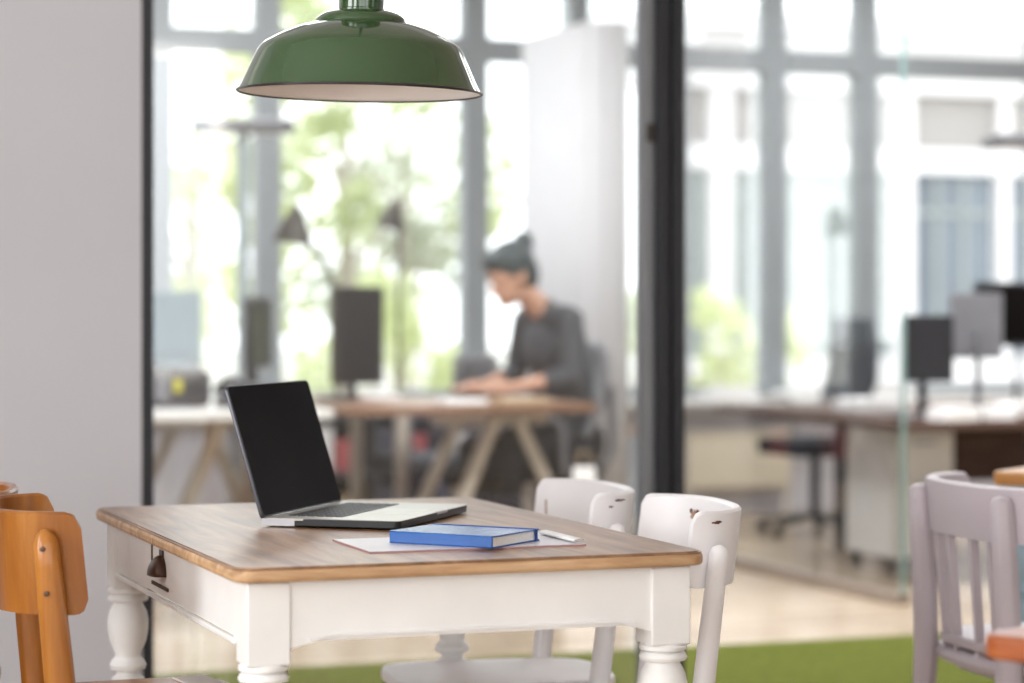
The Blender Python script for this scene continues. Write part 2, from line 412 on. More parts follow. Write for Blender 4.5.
# grass carpet strip
b = MB(); b.box((0, 0, .008), (6.6, 1.05, .016))
o = b.build('grass_carpet', M['grass']); o.location = UV(4.45, 6.76, 0); o.rotation_euler = (0, 0, TH)
tag(o, 'green artificial grass carpet strip laid behind the glass wall', 'carpet')

# facade: parapet, sill, windows
b = MB(); b.box((4.9, 12.2, .3), (8.0, .2, .6)); b.box((1.5, 12.2, 1.955), (.90, .2, 2.71)); struct('wall_back', b, M['wall'], 'low white parapet under the office windows', 'wall')
b = MB(); b.box((4.9, 12.02, .615), (8.0, .30, .03)); struct('trim_1', b, M['sill'], 'white window sill along the office windows', 'window sill', bevel=.004)
edges = [1.953, 2.52, 3.087, 4.22, 4.80, 5.39, 5.98, 6.56, 7.72, 8.30, 8.78]
for i, (a, c) in enumerate(zip(edges[:-1], edges[1:])):
    wo = thing_uv('window_%d' % (i+3), 'tall grey framed office window with high transom, %s from the left' % ['first', 'second', 'third', 'fourth', 'fifth', 'sixth', 'seventh', 'eighth', 'ninth', 'tenth', 'eleventh'][i], 'window', (a+c)/2, 12.2, .63, kind='structure')
    wd = c-a; b = MB(); q = .068; z1 = 2.68
    b.box((-wd/2+q/2, 0, z1/2), (q-.001, .12, z1)); b.box((wd/2-q/2, 0, z1/2), (q-.001, .12, z1))
    b.box((0, 0, .03), (wd-2*q, .12, .06)); b.box((0, 0, z1-.03), (wd-2*q, .12, .06)); b.box((0, 0, 1.87), (wd-2*q, .12, .125))
    b.build('window_frame', M['window_frame'], wo, bevel=.004)
    b = MB(); b.box((0, .02, .96), (wd-2*q, .008, 1.72)); b.box((0, .02, 2.27), (wd-2*q, .008, .70)); b.build('pane', M['glass'], wo)

# ------------------------------------------------------------------ the white kitchen table
TW, TL, TZ = .748, 1.140, .76
tb = thing_uv('kitchen_table', 'white painted kitchen table with worn brown wooden top and turned legs', 'table', 1.189, 3.971)
b = MB(); b.prism(rrect(TW-.012, TL-.012, .03), TZ-.002, TZ); b.prism(rrect(TW-.004, TL-.004, .032), TZ-.004, TZ-.0019)
b.build('tabletop', M['table_top'], tb)
b = MB(); b.prism(rrect(TW, TL, .034), TZ-.022, TZ-.003); b.build('tabletop_edge', M['lit_table_edge'], tb, bevel=.006, seg=3)
IN = .024; hx, hy = TW/2-IN, TL/2-IN; LB = .066
def arch_board(b, L, thick, axis, off, z0, z1):
    """apron board with a shallow curved lower edge"""
    n = 24; half = L/2; top = []; bot = []
    for k in range(n+1):
        t = -half + L*k/n; d = half-abs(t)
        rise = .012*(min(1, max(0, (d-.012)/.03)))**.6 if d > .012 else 0
        bot.append((t, z0+rise)); top.append((t, z1))
    for s in range(n):
        quad8 = []
        for (p, q) in (((bot[s]), (bot[s+1])),): pass
        pts = [bot[s], bot[s+1], top[s+1], top[s]]
        vs = []
        for dy in (-thick/2, thick/2):
            for (t, z) in pts:
                vs.append(b.bm.verts.new((t, off+dy, z) if axis == 'x' else (off+dy, t, z)))
        F = [(0, 1, 2, 3), (7, 6, 5, 4), (0, 4, 5, 1), (3, 2, 6, 7)]
        if s == 0: F.append((0, 3, 7, 4))
        if s == n-1: F.append((1, 5, 6, 2))
        for f in F: b.bm.faces.new([vs[i] for i in f])
    bmesh.ops.remove_doubles(b.bm, verts=b.bm.verts, dist=1e-5)
for sy in (-1, 1):
    b = MB(); arch_board(b, 2*(hx-LB)+.012, .022, 'x', sy*(hy-.014), .636, TZ-.022); b.build('apron', M['table_paint'], tb)
    b = MB(); arch_board(b, 2*(hx-LB)-.05, .004, 'x', sy*(hy-.0005), .6455, .6535); b.build('apron_bead', M['table_paint'], tb)
for sx in (-1, 1):
    b = MB(); arch_board(b, 2*(hy-LB)+.012, .022, 'y', sx*(hx-.014), .636, TZ-.022); b.build('apron', M['table_paint'], tb)
    b = MB(); b.box((sx*(hx-.0015), 0, .642), (.008, 2*(hy-LB)-.02, .008)); b.build('apron_bead', M['table_paint'], tb, bevel=.002)
prof = [(.0, 0), (.018, 0), (.020, .02), (.024, .10), (.029, .22), (.033, .36), (.034, .42), (.030, .445), (.021, .452), (.021, .458), (.032, .462), (.034, .470), (.030, .478),
        (.024, .484), (.024, .490), (.028, .500), (.034, .515), (.0375, .535), (.038, .552), (.035, .568), (.029, .580), (.026, .586), (.036, .589), (.038, .594), (.035, .600), (.030, .602), (.037, .606), (.037, .612), (.030, .617), (.0, .617)]
for sx in (-1, 1):
    for sy in (-1, 1):
        b = MB(); cx, cy = sx*(hx-LB/2+.002), sy*(hy-LB/2+.002)
        b.lathe(prof, (cx, cy, 0), 28)
        b.build('leg', M['table_paint'], tb, smooth=True, angle=30)
        lg = [o for o in tb.children if o.name.startswith('leg')][-1]
        b = MB(); b.box((cx, cy, .675), (LB, LB, .122)); b.build('leg_block', M['table_paint'], lg, bevel=.003)
# drawer on the left long side (local -x), v 3.90-4.17 -> local y -.06..+.21
DY = -.062
dr = MB(); dr.box((-hx+.0088, .085+DY, .6985), (.012, .25, .066)); dro = dr.build('drawer_front', M['table_paint'], tb, bevel=.002)
b = MB(); b.box((-hx+.0025, .214+DY, .712), (.003, .006, .05)); b.box((-hx+.0025, .147+DY, .6635), (.003, .135, .006)); b.build('drawer_gap', M['table_gap'], dro)
# cup pull
b = MB(); n = 14
for i in range(n):
    for j in range(6):
        q = []
        for (ii, jj) in ((i, j), (i+1, j), (i+1, j+1), (i, j+1)):
            a = PI*ii/n; e = PI/2*jj/6
            y = .036*math.cos(a)*1.0; z = .034*math.sin(a)*math.cos(e)*1.0; x = -.024*math.sin(e)*math.sin(a)**.5
            y = y*(1 if jj == 0 else 1)
            q.append((-hx+.002+x, .130+DY+y, .684+z))
        b.quad(q)
b.box((-hx+.001, .130+DY, .720), (.003, .026, .012))
bmesh.ops.remove_doubles(b.bm, verts=b.bm.verts, dist=1e-4)
po = b.build('cup_pull', M['pull'], dro, smooth=True, angle=60)
so = po.modifiers.new('shell', 'SOLIDIFY'); so.thickness = .002

# ------------------------------------------------------------------ chairs
def rail_pt(t, W, dep, xb, phimax):
    """centre line of the bent back rail; t in -1..1; returns (x, y, outward normal)"""
    ph = t*phimax; n = 2.6
    def P(ph):
        c, s = math.cos(ph), math.sin(ph)
        return (xb + dep*(1-abs(c)**(2/n)), W/2*math.copysign(abs(s)**(2/n), s))
    x, y = P(ph); x1, y1 = P(ph-.02); x2, y2 = P(ph+.02)
    dx, dy = x2-x1, y2-y1; L = math.hypot(dx, dy) or 1
    return x, y, (-dy/L, dx/L)
def bent_rail(W, dep, xb, z0, z1, th, lean, rc, phimax=math.radians(82), n=72):
    b = MB(); pts = [rail_pt(-1+2*i/n, W, dep, xb, phimax) for i in range(n+1)]
    arc = [0]
    for p, q in zip(pts[:-1], pts[1:]): arc.append(arc[-1]+math.hypot(q[0]-p[0], q[1]-p[1]))
    rings = []
    for i, (x, y, nn) in enumerate(pts):
        d = min(arc[i], arc[-1]-arc[i]); mz = 0
        if d < rc: mz = rc-math.sqrt(max(0, rc*rc-(rc-d)**2))
        mz = min(mz, (z1-z0)/2-.004)
        za, zb = z0+mz, z1-mz; ring = []
        for (z, o) in ((za, -.5), (za, .5), (za+.35*(zb-za), .5), (za+.7*(zb-za), .5), (zb-.004, .5), (zb, .25), (zb, -.25), (zb-.004, -.5), (za+.7*(zb-za), -.5), (za+.35*(zb-za), -.5)):
            lx = -lean*(z-z0)
            ring.append(b.bm.verts.new((x+nn[0]*th*o+lx, y+nn[1]*th*o, z)))
        rings.append(ring)
    k = len(rings[0])
    for A, B in zip(rings[:-1], rings[1:]):
        for i in range(k): j = (i+1) % k; b.bm.faces.new((A[i], A[j], B[j], B[i]))
    b.bm.faces.new(rings[0][::-1]); b.bm.faces.new(rings[-1])
    return b
def chip_patch(c, nrm, up, w_, h_, seed):
    """a small ragged flake of bare wood lying on the paint"""
    rnd = random.Random(seed); b = MB(); nrm = Vector(nrm).normalized(); up = Vector(up); up = (up-nrm*up.dot(nrm)).normalized(); sd = up.cross(nrm)
    ring = []; lo = []
    N = 18
    for i in range(N):
        a = 2*PI*i/N; r = rnd.uniform(.45, 1.0)
        p = Vector(c)+sd*math.cos(a)*w_*r+up*math.sin(a)*h_*r
        ring.append(b.bm.verts.new(p+nrm*.0008)); lo.append(b.bm.verts.new(p-nrm*.0008))
    b.bm.faces.new(ring); b.bm.faces.new(lo[::-1])
    for i in range(N): j = (i+1) % N; b.bm.faces.new((lo[i], lo[j], ring[j], ring[i]))
    return b
def make_chair(label, loc, rz, style, group=None):
    """bent-rail chair facing local +x, origin on the floor under the seat"""
    r = thing('bistro_chair' if style != 'lilac' else 'spindle_back_chair', label, 'chair', loc, rz, group)
    if style == 'white': m, mr = M['chair_white'], M['chair_white']; W, dep, xb, z0, z1, th, lean, rc, seat = .400, .140, -.195, .670, .797, .017, .12, .017, .45
    if style == 'beech': m, mr = M['beech'], M['beech_rail']; W, dep, xb, z0, z1, th, lean, rc, seat = .40, .165, -.20, .663, .822, .017, .10, .024, .500
    if style == 'lilac': m, mr = M['chair_lilac'], M['chair_lilac']; W, dep, xb, z0, z1, th, lean, rc, seat = .54, .20, -.21, (.672), .782, .026, .06, .010, .465
    rail = bent_rail(W, dep, xb, z0, z1, th, lean, rc)
    ro = rail.build('back_rail', mr, r, smooth=True, angle=38)
    pt = {'white': .80, 'beech': .80, 'lilac': .40}[style]
    for s in (-1, 1):
        x, y, nn = rail_pt(s*pt, W, dep, xb, math.radians(82))
        b = MB()
        if style == 'white':
            o = th/2+.0135; X, Y = x+nn[0]*o, y+nn[1]*o
            zt = .742; zs = [0, .18, .36, .45, .55, .65, .70, zt-.014, zt-.005, zt]; rr = [.013, .0155, .018, .019, .0185, .0175, .0165, .016, .012, .003]
            path = [(X-lean*(z-z0)+(.0 if z > .45 else (-.16*(.45-z))), Y+nn[1]*.0, z) for z in zs]
            b.tube(path, rr, 16); po = b.build('post', m, r, smooth=True, angle=50)
        elif style == 'beech':
            o = th/2+.014; X, Y = x+nn[0]*o, y+nn[1]*o
            zt = .797; zs = [0, .2, .42, .5, .6, .68, .74, zt-.022, zt-.008, zt]; rr = [.014, .019, .024, .025, .024, .0225, .021, .020, .014, .005]
            path = [(X-lean*(z-z0)*1.0+(.0 if z > .48 else (-.14*(.48-z))), Y, z) for z in zs]
            b.tube(path, rr, 8, flat=.86); po = b.build('post', m, r, bevel=.003, angle=50)
            for z in (.70, .768):
                q = MB(); a = Vector((X-lean*(z-z0), Y, z)) + Vector((nn[0], nn[1], 0))*(.0215 if z < .75 else .0182)
                q.lathe([(0, -.002), (.0042, -.002), (.0042, .001), (0, .0016)], (0, 0, 0), 12, Matrix.Translation(a) @ Vector((nn[0], nn[1], 0)).to_track_quat('Z', 'Y').to_matrix().to_4x4())
                q.build('screw', M['screw'], po)
        else:
            o = th/2+.013; X, Y = x+nn[0]*o, y+nn[1]*o; zt = .766; d = Vector((-nn[1], nn[0], 0))
            zs = [0, .2, .42, .55, .66, zt-.016, zt-.004, zt]; rr = [.018, .023, .028, .028, .027, .025, .019, .006]
            path = [(X-lean*(z-z0)*1.0+(.0 if z > .46 else (-.12*(.46-z))), Y, z) for z in zs]
            b.tube(path, rr, 8, flat=.9); po = b.build('post', m, r, bevel=.003, angle=50)
    if style == 'lilac':
        for k in (-.23, -.077, .077, .23):
            x, y, nn = rail_pt(k, W, dep, xb, math.radians(82))
            b = MB(); b.bar((x+.02, y*.97, seat-.05), (x, y, z0+.006), .010, .020, up=(nn[0], nn[1], 0)); b.build('slat', m, r, bevel=.002)
        b = MB(); pts = []
        for k in range(13):
            x, y, nn = rail_pt(-.9+1.8*k/12, W, dep, xb, math.radians(82)); pts.append((x+.02, y*.95, seat-.045))
        b.tube(pts, .018, 10, flat=1.2); b.build('seat_rail', m, r, smooth=True)
    # seat
    sw, sd = {'white': (.34, .42), 'beech': (.40, .40), 'lilac': (.42, .42)}[style]
    P = []
    for k in range(49):
        a = 2*PI*k/49; c, s = math.cos(a), math.sin(a); n = 4.2
        x = .5*math.copysign(abs(c)**(2/n), c); y = .5*math.copysign(abs(s)**(2/n), s)
        y *= (.92 if style == 'beech' else .88)+.12*(x+.5)
        P.append((x*sd+.008+(.022 if style == 'white' else 0), y*sw))
    b = MB(); b.prism(P, seat-.022, seat); b.build('seat', m, r, bevel=.006, seg=3)
    b = MB(); Q = [(x*.86, y*.86) for x, y in P]; b.prism(Q, seat-.075, seat-.022); b.build('seat_frame', m, r, bevel=.003)
    for s in (-1, 1):
        b = MB(); b.tube([(.145, s*.145, seat-.03), (.155, s*.15, .3), (.17, s*.158, 0)], [.019, .018, .012], 12); b.build('leg', m, r, smooth=True, angle=50)
    for s in (-1, 1): b = MB(); b.tube([(-.15, s*.13, .22), (.155, s*.15, .22)], .009, 8); b.build('stretcher', m, r, smooth=True, angle=60)
    return r, ro
def uvl(u, v): return UV(u, v, 0)

GR = 'white painted chairs along the right side of the table'
cw, rl = make_chair('white chipped chair nearest the table corner, back against black post', uvl(1.612, 3.872)-Vector((.021, 0, 0)), PI+math.radians(9), 'white', GR)
x, y, nn = rail_pt(.66, .395, .11, -.195, math.radians(82))
cw2, rl2 = make_chair('white chipped chair behind the other white chair, farther along the table', uvl(1.590, 4.283)-Vector((.027, 0, 0)), PI+math.radians(14), 'white', GR)
def rail_chip(parent, t, z, w_, h_, seed, inside, mtl, style='white'):
    W, dep, xb, z0, th, lean = .400, .140, -.195, .670, .017, .12
    x, y, nn = rail_pt(t, W, dep, xb, math.radians(82)); s = -1 if inside else 1
    c = (x+nn[0]*s*th/2-lean*(z-z0), y+nn[1]*s*th/2, z)
    chip_patch(c, (nn[0]*s, nn[1]*s, 0), (0, 0, 1), w_, h_, seed).build('paint_chip', M[mtl], parent)
rail_chip(rl, -.42, .762, .012, .014, 3, True, 'chip_pale'); rail_chip(rl, -.37, .768, .007, .007, 8, True, 'chip'); rail_chip(rl, -.46, .770, .006, .006, 18, True, 'chip')
rail_chip(rl, .80, .778, .013, .0035, 5, False, 'chip'); rail_chip(rl2, .74, .783, .018, .003, 6, False, 'chip'); rail_chip(rl2, .84, .772, .008, .0025, 9, False, 'chip'); rail_chip(rl2, -.9, .74, .002, .03, 12, True, 'chip_pale')

cb, _ = make_chair('honey brown bentwood chair at the table side, nearest the lower left corner', uvl(.745, 3.92), TH+math.radians(-3), 'beech')
cb2, _ = make_chair('honey brown chair mostly cut off by the left edge, behind the other', Vector((-1.085, 4.19, 0)), PI+math.radians(8), 'beech')
cl, _ = make_chair('lilac painted spindle back chair with slatted curved backrest', Vector((1.110, 4.955, 0)), math.radians(16.6), 'lilac')
pp = MB(); pp.prism(rrect(.06, .12, .004), 0, .003)
o = pp.build('paper_sheet', M['paper'], bevel=.0008); o.location = UV(.905, 4.035, .5002); o.rotation_euler = (0, 0, TH+.12)
tag(o, 'white card lying on the seat of the brown chair under the table', 'paper')

# ------------------------------------------------------------------ pendant lamp
lp = thing('pendant_lamp', 'green enamel pendant lamp with white inside hanging above the table', 'lamp', Vector((-.258, 4.1, 1.5)))
R0 = .207
outer = [(R0, 0), (.2055, .003), (.202, .009), (.196, .022), (.186, .044), (.176, .066), (.1715, .074), (.166, .080), (.158, .0855), (.142, .0945), (.116, .1065), (.094, .1135), (.080, .1170), (.0768, .1180), (.0765, .1215), (.0735, .1265), (.067, .1315), (.057, .1355), (.046, .1378), (.038, .1385)]
inner = [(r-.0025, z-.0022 if i else .0005) for i, (r, z) in enumerate(outer)]
tm = Matrix.Rotation(math.radians(.9), 4, 'Y') @ Matrix.Rotation(math.radians(.7), 4, 'X')
b = MB(); b.lathe(outer, seg=96, mtx=tm, caps=False); sh = b.build('lamp_shade', M['enamel_green'], lp, smooth=True, angle=50)
b = MB(); b.lathe(inner, seg=96, mtx=tm, caps=False); b.build('shade_lining', M['enamel_white'], sh, smooth=True, angle=50)
b = MB(); pts = [(R0*math.cos(2*PI*k/96), R0*math.sin(2*PI*k/96), 0) for k in range(97)]
b.tube([tm @ Vector(p) for p in pts], .0022, 8, caps=False); b.build('shade_rim', M['enamel_rim'], sh, smooth=True, angle=80)
b = MB(); b.lathe([(.0, .1375), (.0405, .1375), (.0405, .1405), (.0385, .142), (.0385, .185), (.041, .188), (.041, .200), (.033, .215), (.018, .226), (.0, .228)], seg=40, mtx=tm)
b.build('lamp_neck', M['enamel_green'], lp, smooth=True, angle=40)
b = MB(); b.tube([(0.004, 0, .225), (0.004, 0, 1.80)], .004, 8); b.build('cord', M['black_cord'], lp, smooth=True)
b = MB(); b.lathe([(0, 1.775), (.05, 1.775), (.05, 1.80), (0, 1.80)], (0.004, 0, 0), 24); b.build('ceiling_rose', M['enamel_green'], lp, smooth=True, angle=40)
b = MB(); b.lathe([(0, .040), (.018, .046), (.030, .062), (.030, .078), (.018, .100), (.014, .125), (.0, .13)], seg=24); b.build('bulb', M['white_plastic'], lp, smooth=True)

# ------------------------------------------------------------------ laptop
la = Vector((-.428, 4.14, TZ)); dx = Vector((.954, -.300, 0)); ang = math.atan2(dx.y, dx.x)   # local +x: from hinge to front edge, local +y: along the hinge
lt = thing('laptop', 'open laptop with black screen and aluminium keyboard deck on the table', 'laptop', la, ang)
LD, LWd = .250, .366
def slab(b, x0, x1, y0, y1, z0, z1, r=.012, n=5): b.prism(rrect(x1-x0, y1-y0, r, n, (x0+x1)/2, (y0+y1)/2), z0, z1)
b = MB(); slab(b, 0, LD, 0, LWd, .003, .0115); b.build('base_bottom', M['laptop_case'], lt, bevel=.0015)
b = MB(); slab(b, 0, LD, 0, LWd, .0115, .0165); deck = b.build('base_deck', M['alu'], lt, bevel=.001)
b = MB(); slab(b, .066, LD+.0004, -.0004, LWd+.0004, .0095, .0155, .0122); b.build('shaded_edge_band', M['laptop_case'], lt)  # dark band paints the shade on aluminium sides turned from the light
b = MB(); b.box((.03, .0, .009), (.06, .0012, .012)); b.build('side_edge', M['alu_edge'], lt)
b = MB(); b.box((LD-.001, LWd*.60, .0145), (.004, .055, .006)); b.build('lid_notch', M['alu_edge'], lt, bevel=.001)
for sx in (.03, LD-.03):
    for sy in (.03, LWd-.03):
        b = MB(); b.lathe([(0, 0), (.008, 0), (.008, .004), (0, .004)], (sx, sy, 0), 14); b.build('rubber_foot', M['laptop_case'], lt, smooth=True, angle=40)
b = MB()
rows = 6; cols = 15; kw = (LWd-.080)/cols; kd = .104/rows
for r_ in range(rows):
    for c_ in range(cols):
        x0 = .029+r_*kd; y0 = .040+c_*kw
        if r_ == rows-1 and 4 <= c_ <= 9:
            if c_ > 4: continue
            b.box((x0+kd/2, y0+kw*3, .0170), (kd-.0045, kw*6-.004, .0016)); continue
        b.box((x0+kd/2, y0+kw/2, .0170), (kd-.0045, kw-.004, .0016))
b.build('keys', M['key'], deck)
b = MB(); slab(b, .146, .226, .125, .235, .0163, .0168, .004); b.build('trackpad', M['trackpad'], deck)
tau = math.radians(17)
sm = Matrix.Translation((.004, 0, .0135)) @ Matrix.Rotation(-tau, 4, 'Y')      # panel in its own plane: z up, y along hinge, +x towards the viewer
PH = .238
def panel(b, y0, y1, z0, z1, x0, x1, r):
    b.prism(rrect(y1-y0, z1-z0, r, 6, (y0+y1)/2, (z0+z1)/2), x0, x1, sm @ Matrix(((0, 0, 1, 0), (1, 0, 0, 0), (0, 1, 0, 0), (0, 0, 0, 1))))
b = MB(); panel(b, 0, LWd, 0, PH, -.0075, -.0012, .011); lid = b.build('lid', M['lid_grey'], lt, bevel=.0012)
b = MB(); panel(b, .0016, LWd-.0016, .0016, PH-.0016, -.0013, 0, .010); b.build('bezel', M['laptop_case'], lid)
b = MB(); panel(b, .0025, LWd-.0025, .006, PH-.0025, -.0001, .0004, .009); b.build('screen', M['lcd'], lid)
b = MB(); b.tube([(.0005, .04, .0145), (.0005, LWd-.04, .0145)], .0035, 12); b.build('hinge', M['alu_edge'], lt, smooth=True)

# ------------------------------------------------------------------ magazine and blue notebook
mg = thing('magazine', 'thin pale magazine with a reddish edge lying under the blue notebook', 'magazine', Vector((-.0855, 3.853, TZ)), math.radians(20))
b = MB(); b.prism(rrect(.353, .205, .003), 0, .0022); b.build('pages', M['paper'], mg)
b = MB(); b.prism(rrect(.355, .207, .003), .0022, .0032); b.build('cover', M['mag_cover'], mg)
b = MB(); b.box((-.1778, 0, .0015), (.0012, .207, .003)); b.box((0, -.1038, .0012), (.355, .0012, .0024)); b.build('spine_edge', M['mag_edge'], mg)
# the last pages curl up beside the notebook
b = MB(); n = 16
for i in range(n):
    a0 = PI*1.45*i/n; a1 = PI*1.45*(i+1)/n; rr_ = .0062
    f = lambda a: (.150+.02 - rr_*math.sin(a)*1.6 - .004*0, .0036+rr_*(1-math.cos(a))*.62)
    (xa, za), (xb_, zb_) = f(a0), f(a1)
    b.quad([(xa, -.095, za), (xb_, -.095, zb_), (xb_, .06, zb_), (xa, .06, za)])
bmesh.ops.remove_doubles(b.bm, verts=b.bm.verts, dist=1e-5)
cp = b.build('curled_page', M['paper'], mg, smooth=True, angle=80); so = cp.modifiers.new('shell', 'SOLIDIFY'); so.thickness = .0006

bk_ang = math.atan2(-.095, .156)
nb = thing('notebook', 'closed blue hardcover notebook with elastic band on the magazine', 'notebook', Vector((-.196, 3.832, TZ+.0033)), bk_ang+math.radians(2))
BL, BW, BT = .192, .152, .019       # spine along local x (towards the camera right), width along local y
b = MB(); b.prism(rrect(BL-.005, BW-.004, .004, 4, BL/2, BW/2-.001), .0022, BT-.0022); b.build('page_block', M['pages'], nb)
b = MB(); b.prism(rrect(BL, BW, .005, 5, BL/2, BW/2), 0, .0022); b.build('back_cover', M['blue_cover'], nb, bevel=.0006)
b = MB(); b.prism(rrect(BL, BW, .005, 5, BL/2, BW/2), BT-.0022, BT); b.build('front_cover', M['blue_cover'], nb, bevel=.0006)
b = MB(); b.box((BL/2, .0012, BT/2), (BL-.004, .0034, BT-.001)); b.build('spine', M['blue_cover'], nb, bevel=.0014)
b = MB(); yb = BW-.016
for (c, s) in (((BL/2, yb, BT+.0004), (BL+.003, .007, .001)), ((BL/2, yb, -.0000), (BL+.003, .007, .0006)), ((BL+.0008, yb, BT/2), (.0014, .007, BT+.001)), ((-.0008, yb, BT/2), (.0014, .007, BT+.001))): b.box(c, s)
b.build('elastic_band', M['blue_band'], nb)

# ------------------------------------------------------------------ tables at the right edge
t1 = thing('square_table', 'orange brown wooden table corner cut off by the right edge, nearest the camera', 'table', Vector((.567, 2.90, 0)) + Matrix.Rotation(math.radians(-43), 3, 'Z') @ Vector((.375, .375, 0)), math.radians(-43))
b = MB(); b.prism(rrect(.765, .765, .03, 8), .716, .746); b.build('tabletop', M['orange_wood'], t1, bevel=.006, seg=3)
for sy in (-1, 1):
    b = MB(); b.box((0, sy*.30, .675), (.56, .02, .08)); b.build('apron', M['orange_wood'], t1, bevel=.002)
    b = MB(); b.box((sy*.30, 0, .675), (.02, .56, .08)); b.build('apron', M['orange_wood'], t1, bevel=.002)
    for sx in (-1, 1):
        b = MB(); b.bar((sx*.30, sy*.30, .716), (sx*.30, sy*.30, 0), .055, .055, taper=.65); b.build('leg', M['orange_wood'], t1, bevel=.003)
t2 = thing('farmhouse_table', 'wooden table with pale blue turned legs behind the lilac chair', 'table', Vector((1.13, 5.70, 0)) + Matrix.Rotation(math.radians(-35), 3, 'Z') @ Vector((.5, .33, 0)), math.radians(-35))
b = MB(); b.prism(rrect(1.0, .66, .02), .715, .748); b.build('tabletop', M['tan_wood'], t2, bevel=.005)
b = MB(); b.box((0, -.27, .66), (.84, .02, .11)); b.box((0, .27, .66), (.84, .02, .11)); b.box((-.43, 0, .66), (.02, .50, .11)); b.box((.43, 0, .66), (.02, .50, .11)); b.build('apron', M['blue_paint'], t2, bevel=.002)
for sx in (-1, 1):
    for sy in (-1, 1):
        b = MB(); q = [(r*1.35, z*1.0) for r, z in prof]; b.lathe(q, (sx*.445, sy*.285, 0), 24); b.box((sx*.445, sy*.285, .666), (.075, .075, .098)); b.build('leg', M['blue_paint'], t2, smooth=True, angle=30)

# ================================================================== the office behind the glass
def monitor(label, loc, rz, w_, h_, m_back='dark_plastic', m_screen='lcd', stand=True, name='monitor', group=None, thick=.022, lift=.13):
    r = thing(name, label, 'monitor', loc, rz, group)            # screen faces local -y
    b = MB(); b.prism(rrect(w_, h_, .012, 4, 0, lift+h_/2), -thick/2, thick/2, Matrix(((1, 0, 0, 0), (0, 0, 1, 0), (0, 1, 0, 0), (0, 0, 0, 1)))); b.build('housing', M[m_back], r, bevel=.004)
    b = MB(); b.box((0, -thick/2-.001, lift+h_/2), (w_-.03, .003, h_-.03)); b.build('screen', M[m_screen], r)
    b = MB(); b.bar((0, thick/2+.012, .012), (0, thick/2+.012, lift+h_*.45), .05, .018); b.build('stand', M[m_back], r, bevel=.003)
    b = MB(); b.prism(rrect(.22, .16, .03, 5, 0, .03), 0, .012); b.build('foot', M[m_back], r, bevel=.003)
    return r
def desk(name, label, u, v, w_, d_, hgt, top, legm, trestle=True, rz=0, inset=.25, th=.035, group=None, xs=None):
    r = thing_uv(name, label, 'desk', u, v, 0, rz, group)
    b = MB(); b.prism(rrect(w_, d_, .012), hgt-th, hgt); b.build('desktop', M[top], r, bevel=.003)
    for x in xs or (-(w_/2-inset), w_/2-inset):
        t = MB()
        if trestle:
            t.bar((x, 0, hgt-th-.06), (x, 0, hgt-th), .11, d_*.55)
            t.build('trestle_head', M[legm], r, bevel=.004)
            for sy in (-1, 1):
                for s in (-1, 1):
                    q = MB(); q.bar((x+s*.05, sy*d_*.24, hgt-th-.03), (x+s*.36, sy*d_*.30, 0), .05, .045); q.build('leg', M[legm], r, bevel=.003)
        else:
            for sy in (-1, 1):
                q = MB(); q.bar((x, sy*(d_/2-.06), hgt-th), (x, sy*(d_/2-.06), 0), .05, .05); q.build('leg', M[legm], r, bevel=.003)
    return r
# row of desks parallel to the windows
desk('office_desk', 'white trestle desk seen behind the laptop near the black frame', 1.865, 9.55, 1.25, 1.5, .745, 'desk_white', 'trestle', inset=.30)
dq = desk('office_desk', 'brown wooden trestle desk in front of the seated person', 3.03, 9.2, 1.04, .85, .755, 'desk_wood', 'trestle', xs=(.22,))
b = MB(); b.bar((-.47, .36, .72), (-.47, .36, 0), .05, .05); b.build('leg', M['dark_plastic'], dq, bevel=.003)
b = MB(); b.bar((.47, .36, .72), (.47, .36, 0), .05, .05); b.build('leg', M['dark_plastic'], dq, bevel=.003)
desk('office_desk', 'brown wooden desk behind the laptop screen, beside the white desk', 3.05-.215, 10.2, .0+.62, .8, .74, 'desk_wood', 'trestle', trestle=False, inset=.06)
# right desk
dk = desk('office_desk', 'dark brown desk with papers to the right of the glass partition', 5.42, 9.26, 1.46, 1.78, .68, 'desk_dark', 'dark_plastic', trestle=False, inset=.62)
b = MB(); b.box((.26, .10, .50), (.90, .02, .28)); b.build('modesty_panel', M['desk_dark'], dk, bevel=.002)

# pedestal on castors
pd = thing_uv('drawer_pedestal', 'white drawer pedestal on castors under the dark desk', 'cabinet', 5.09, 9.15)
b = MB(); b.box((0, 0, .35), (.30, .40, .54)); b.build('body', M['white_plastic'], pd, bevel=.006)
for k in range(3):
    b = MB(); b.box((0, -.207, (.165+.176*k)), (.284, .016, .172)); d_ = b.build('drawer', M['white_plastic'], pd, bevel=.003)
    q = MB(); q.box((0, -.220, (.21+.176*k)), (.10, .012, .012)); q.build('handle', M['alu_edge'], d_, bevel=.002)
for sx in (-1, 1):
    for sy in (-1, 1):
        b = MB(); b.lathe([(0, -.012), (.035, -.012), (.035, .012), (0, .012)], (0, 0, 0), 18, Matrix.Translation((sx*.12, sy*.16, .036)) @ Matrix.Rotation(PI/2, 4, 'Y'))
        b.box((sx*.12, sy*.16, .07), (.03, .03, .03)); b.build('castor', M['dark_plastic'], pd, smooth=True, angle=40)

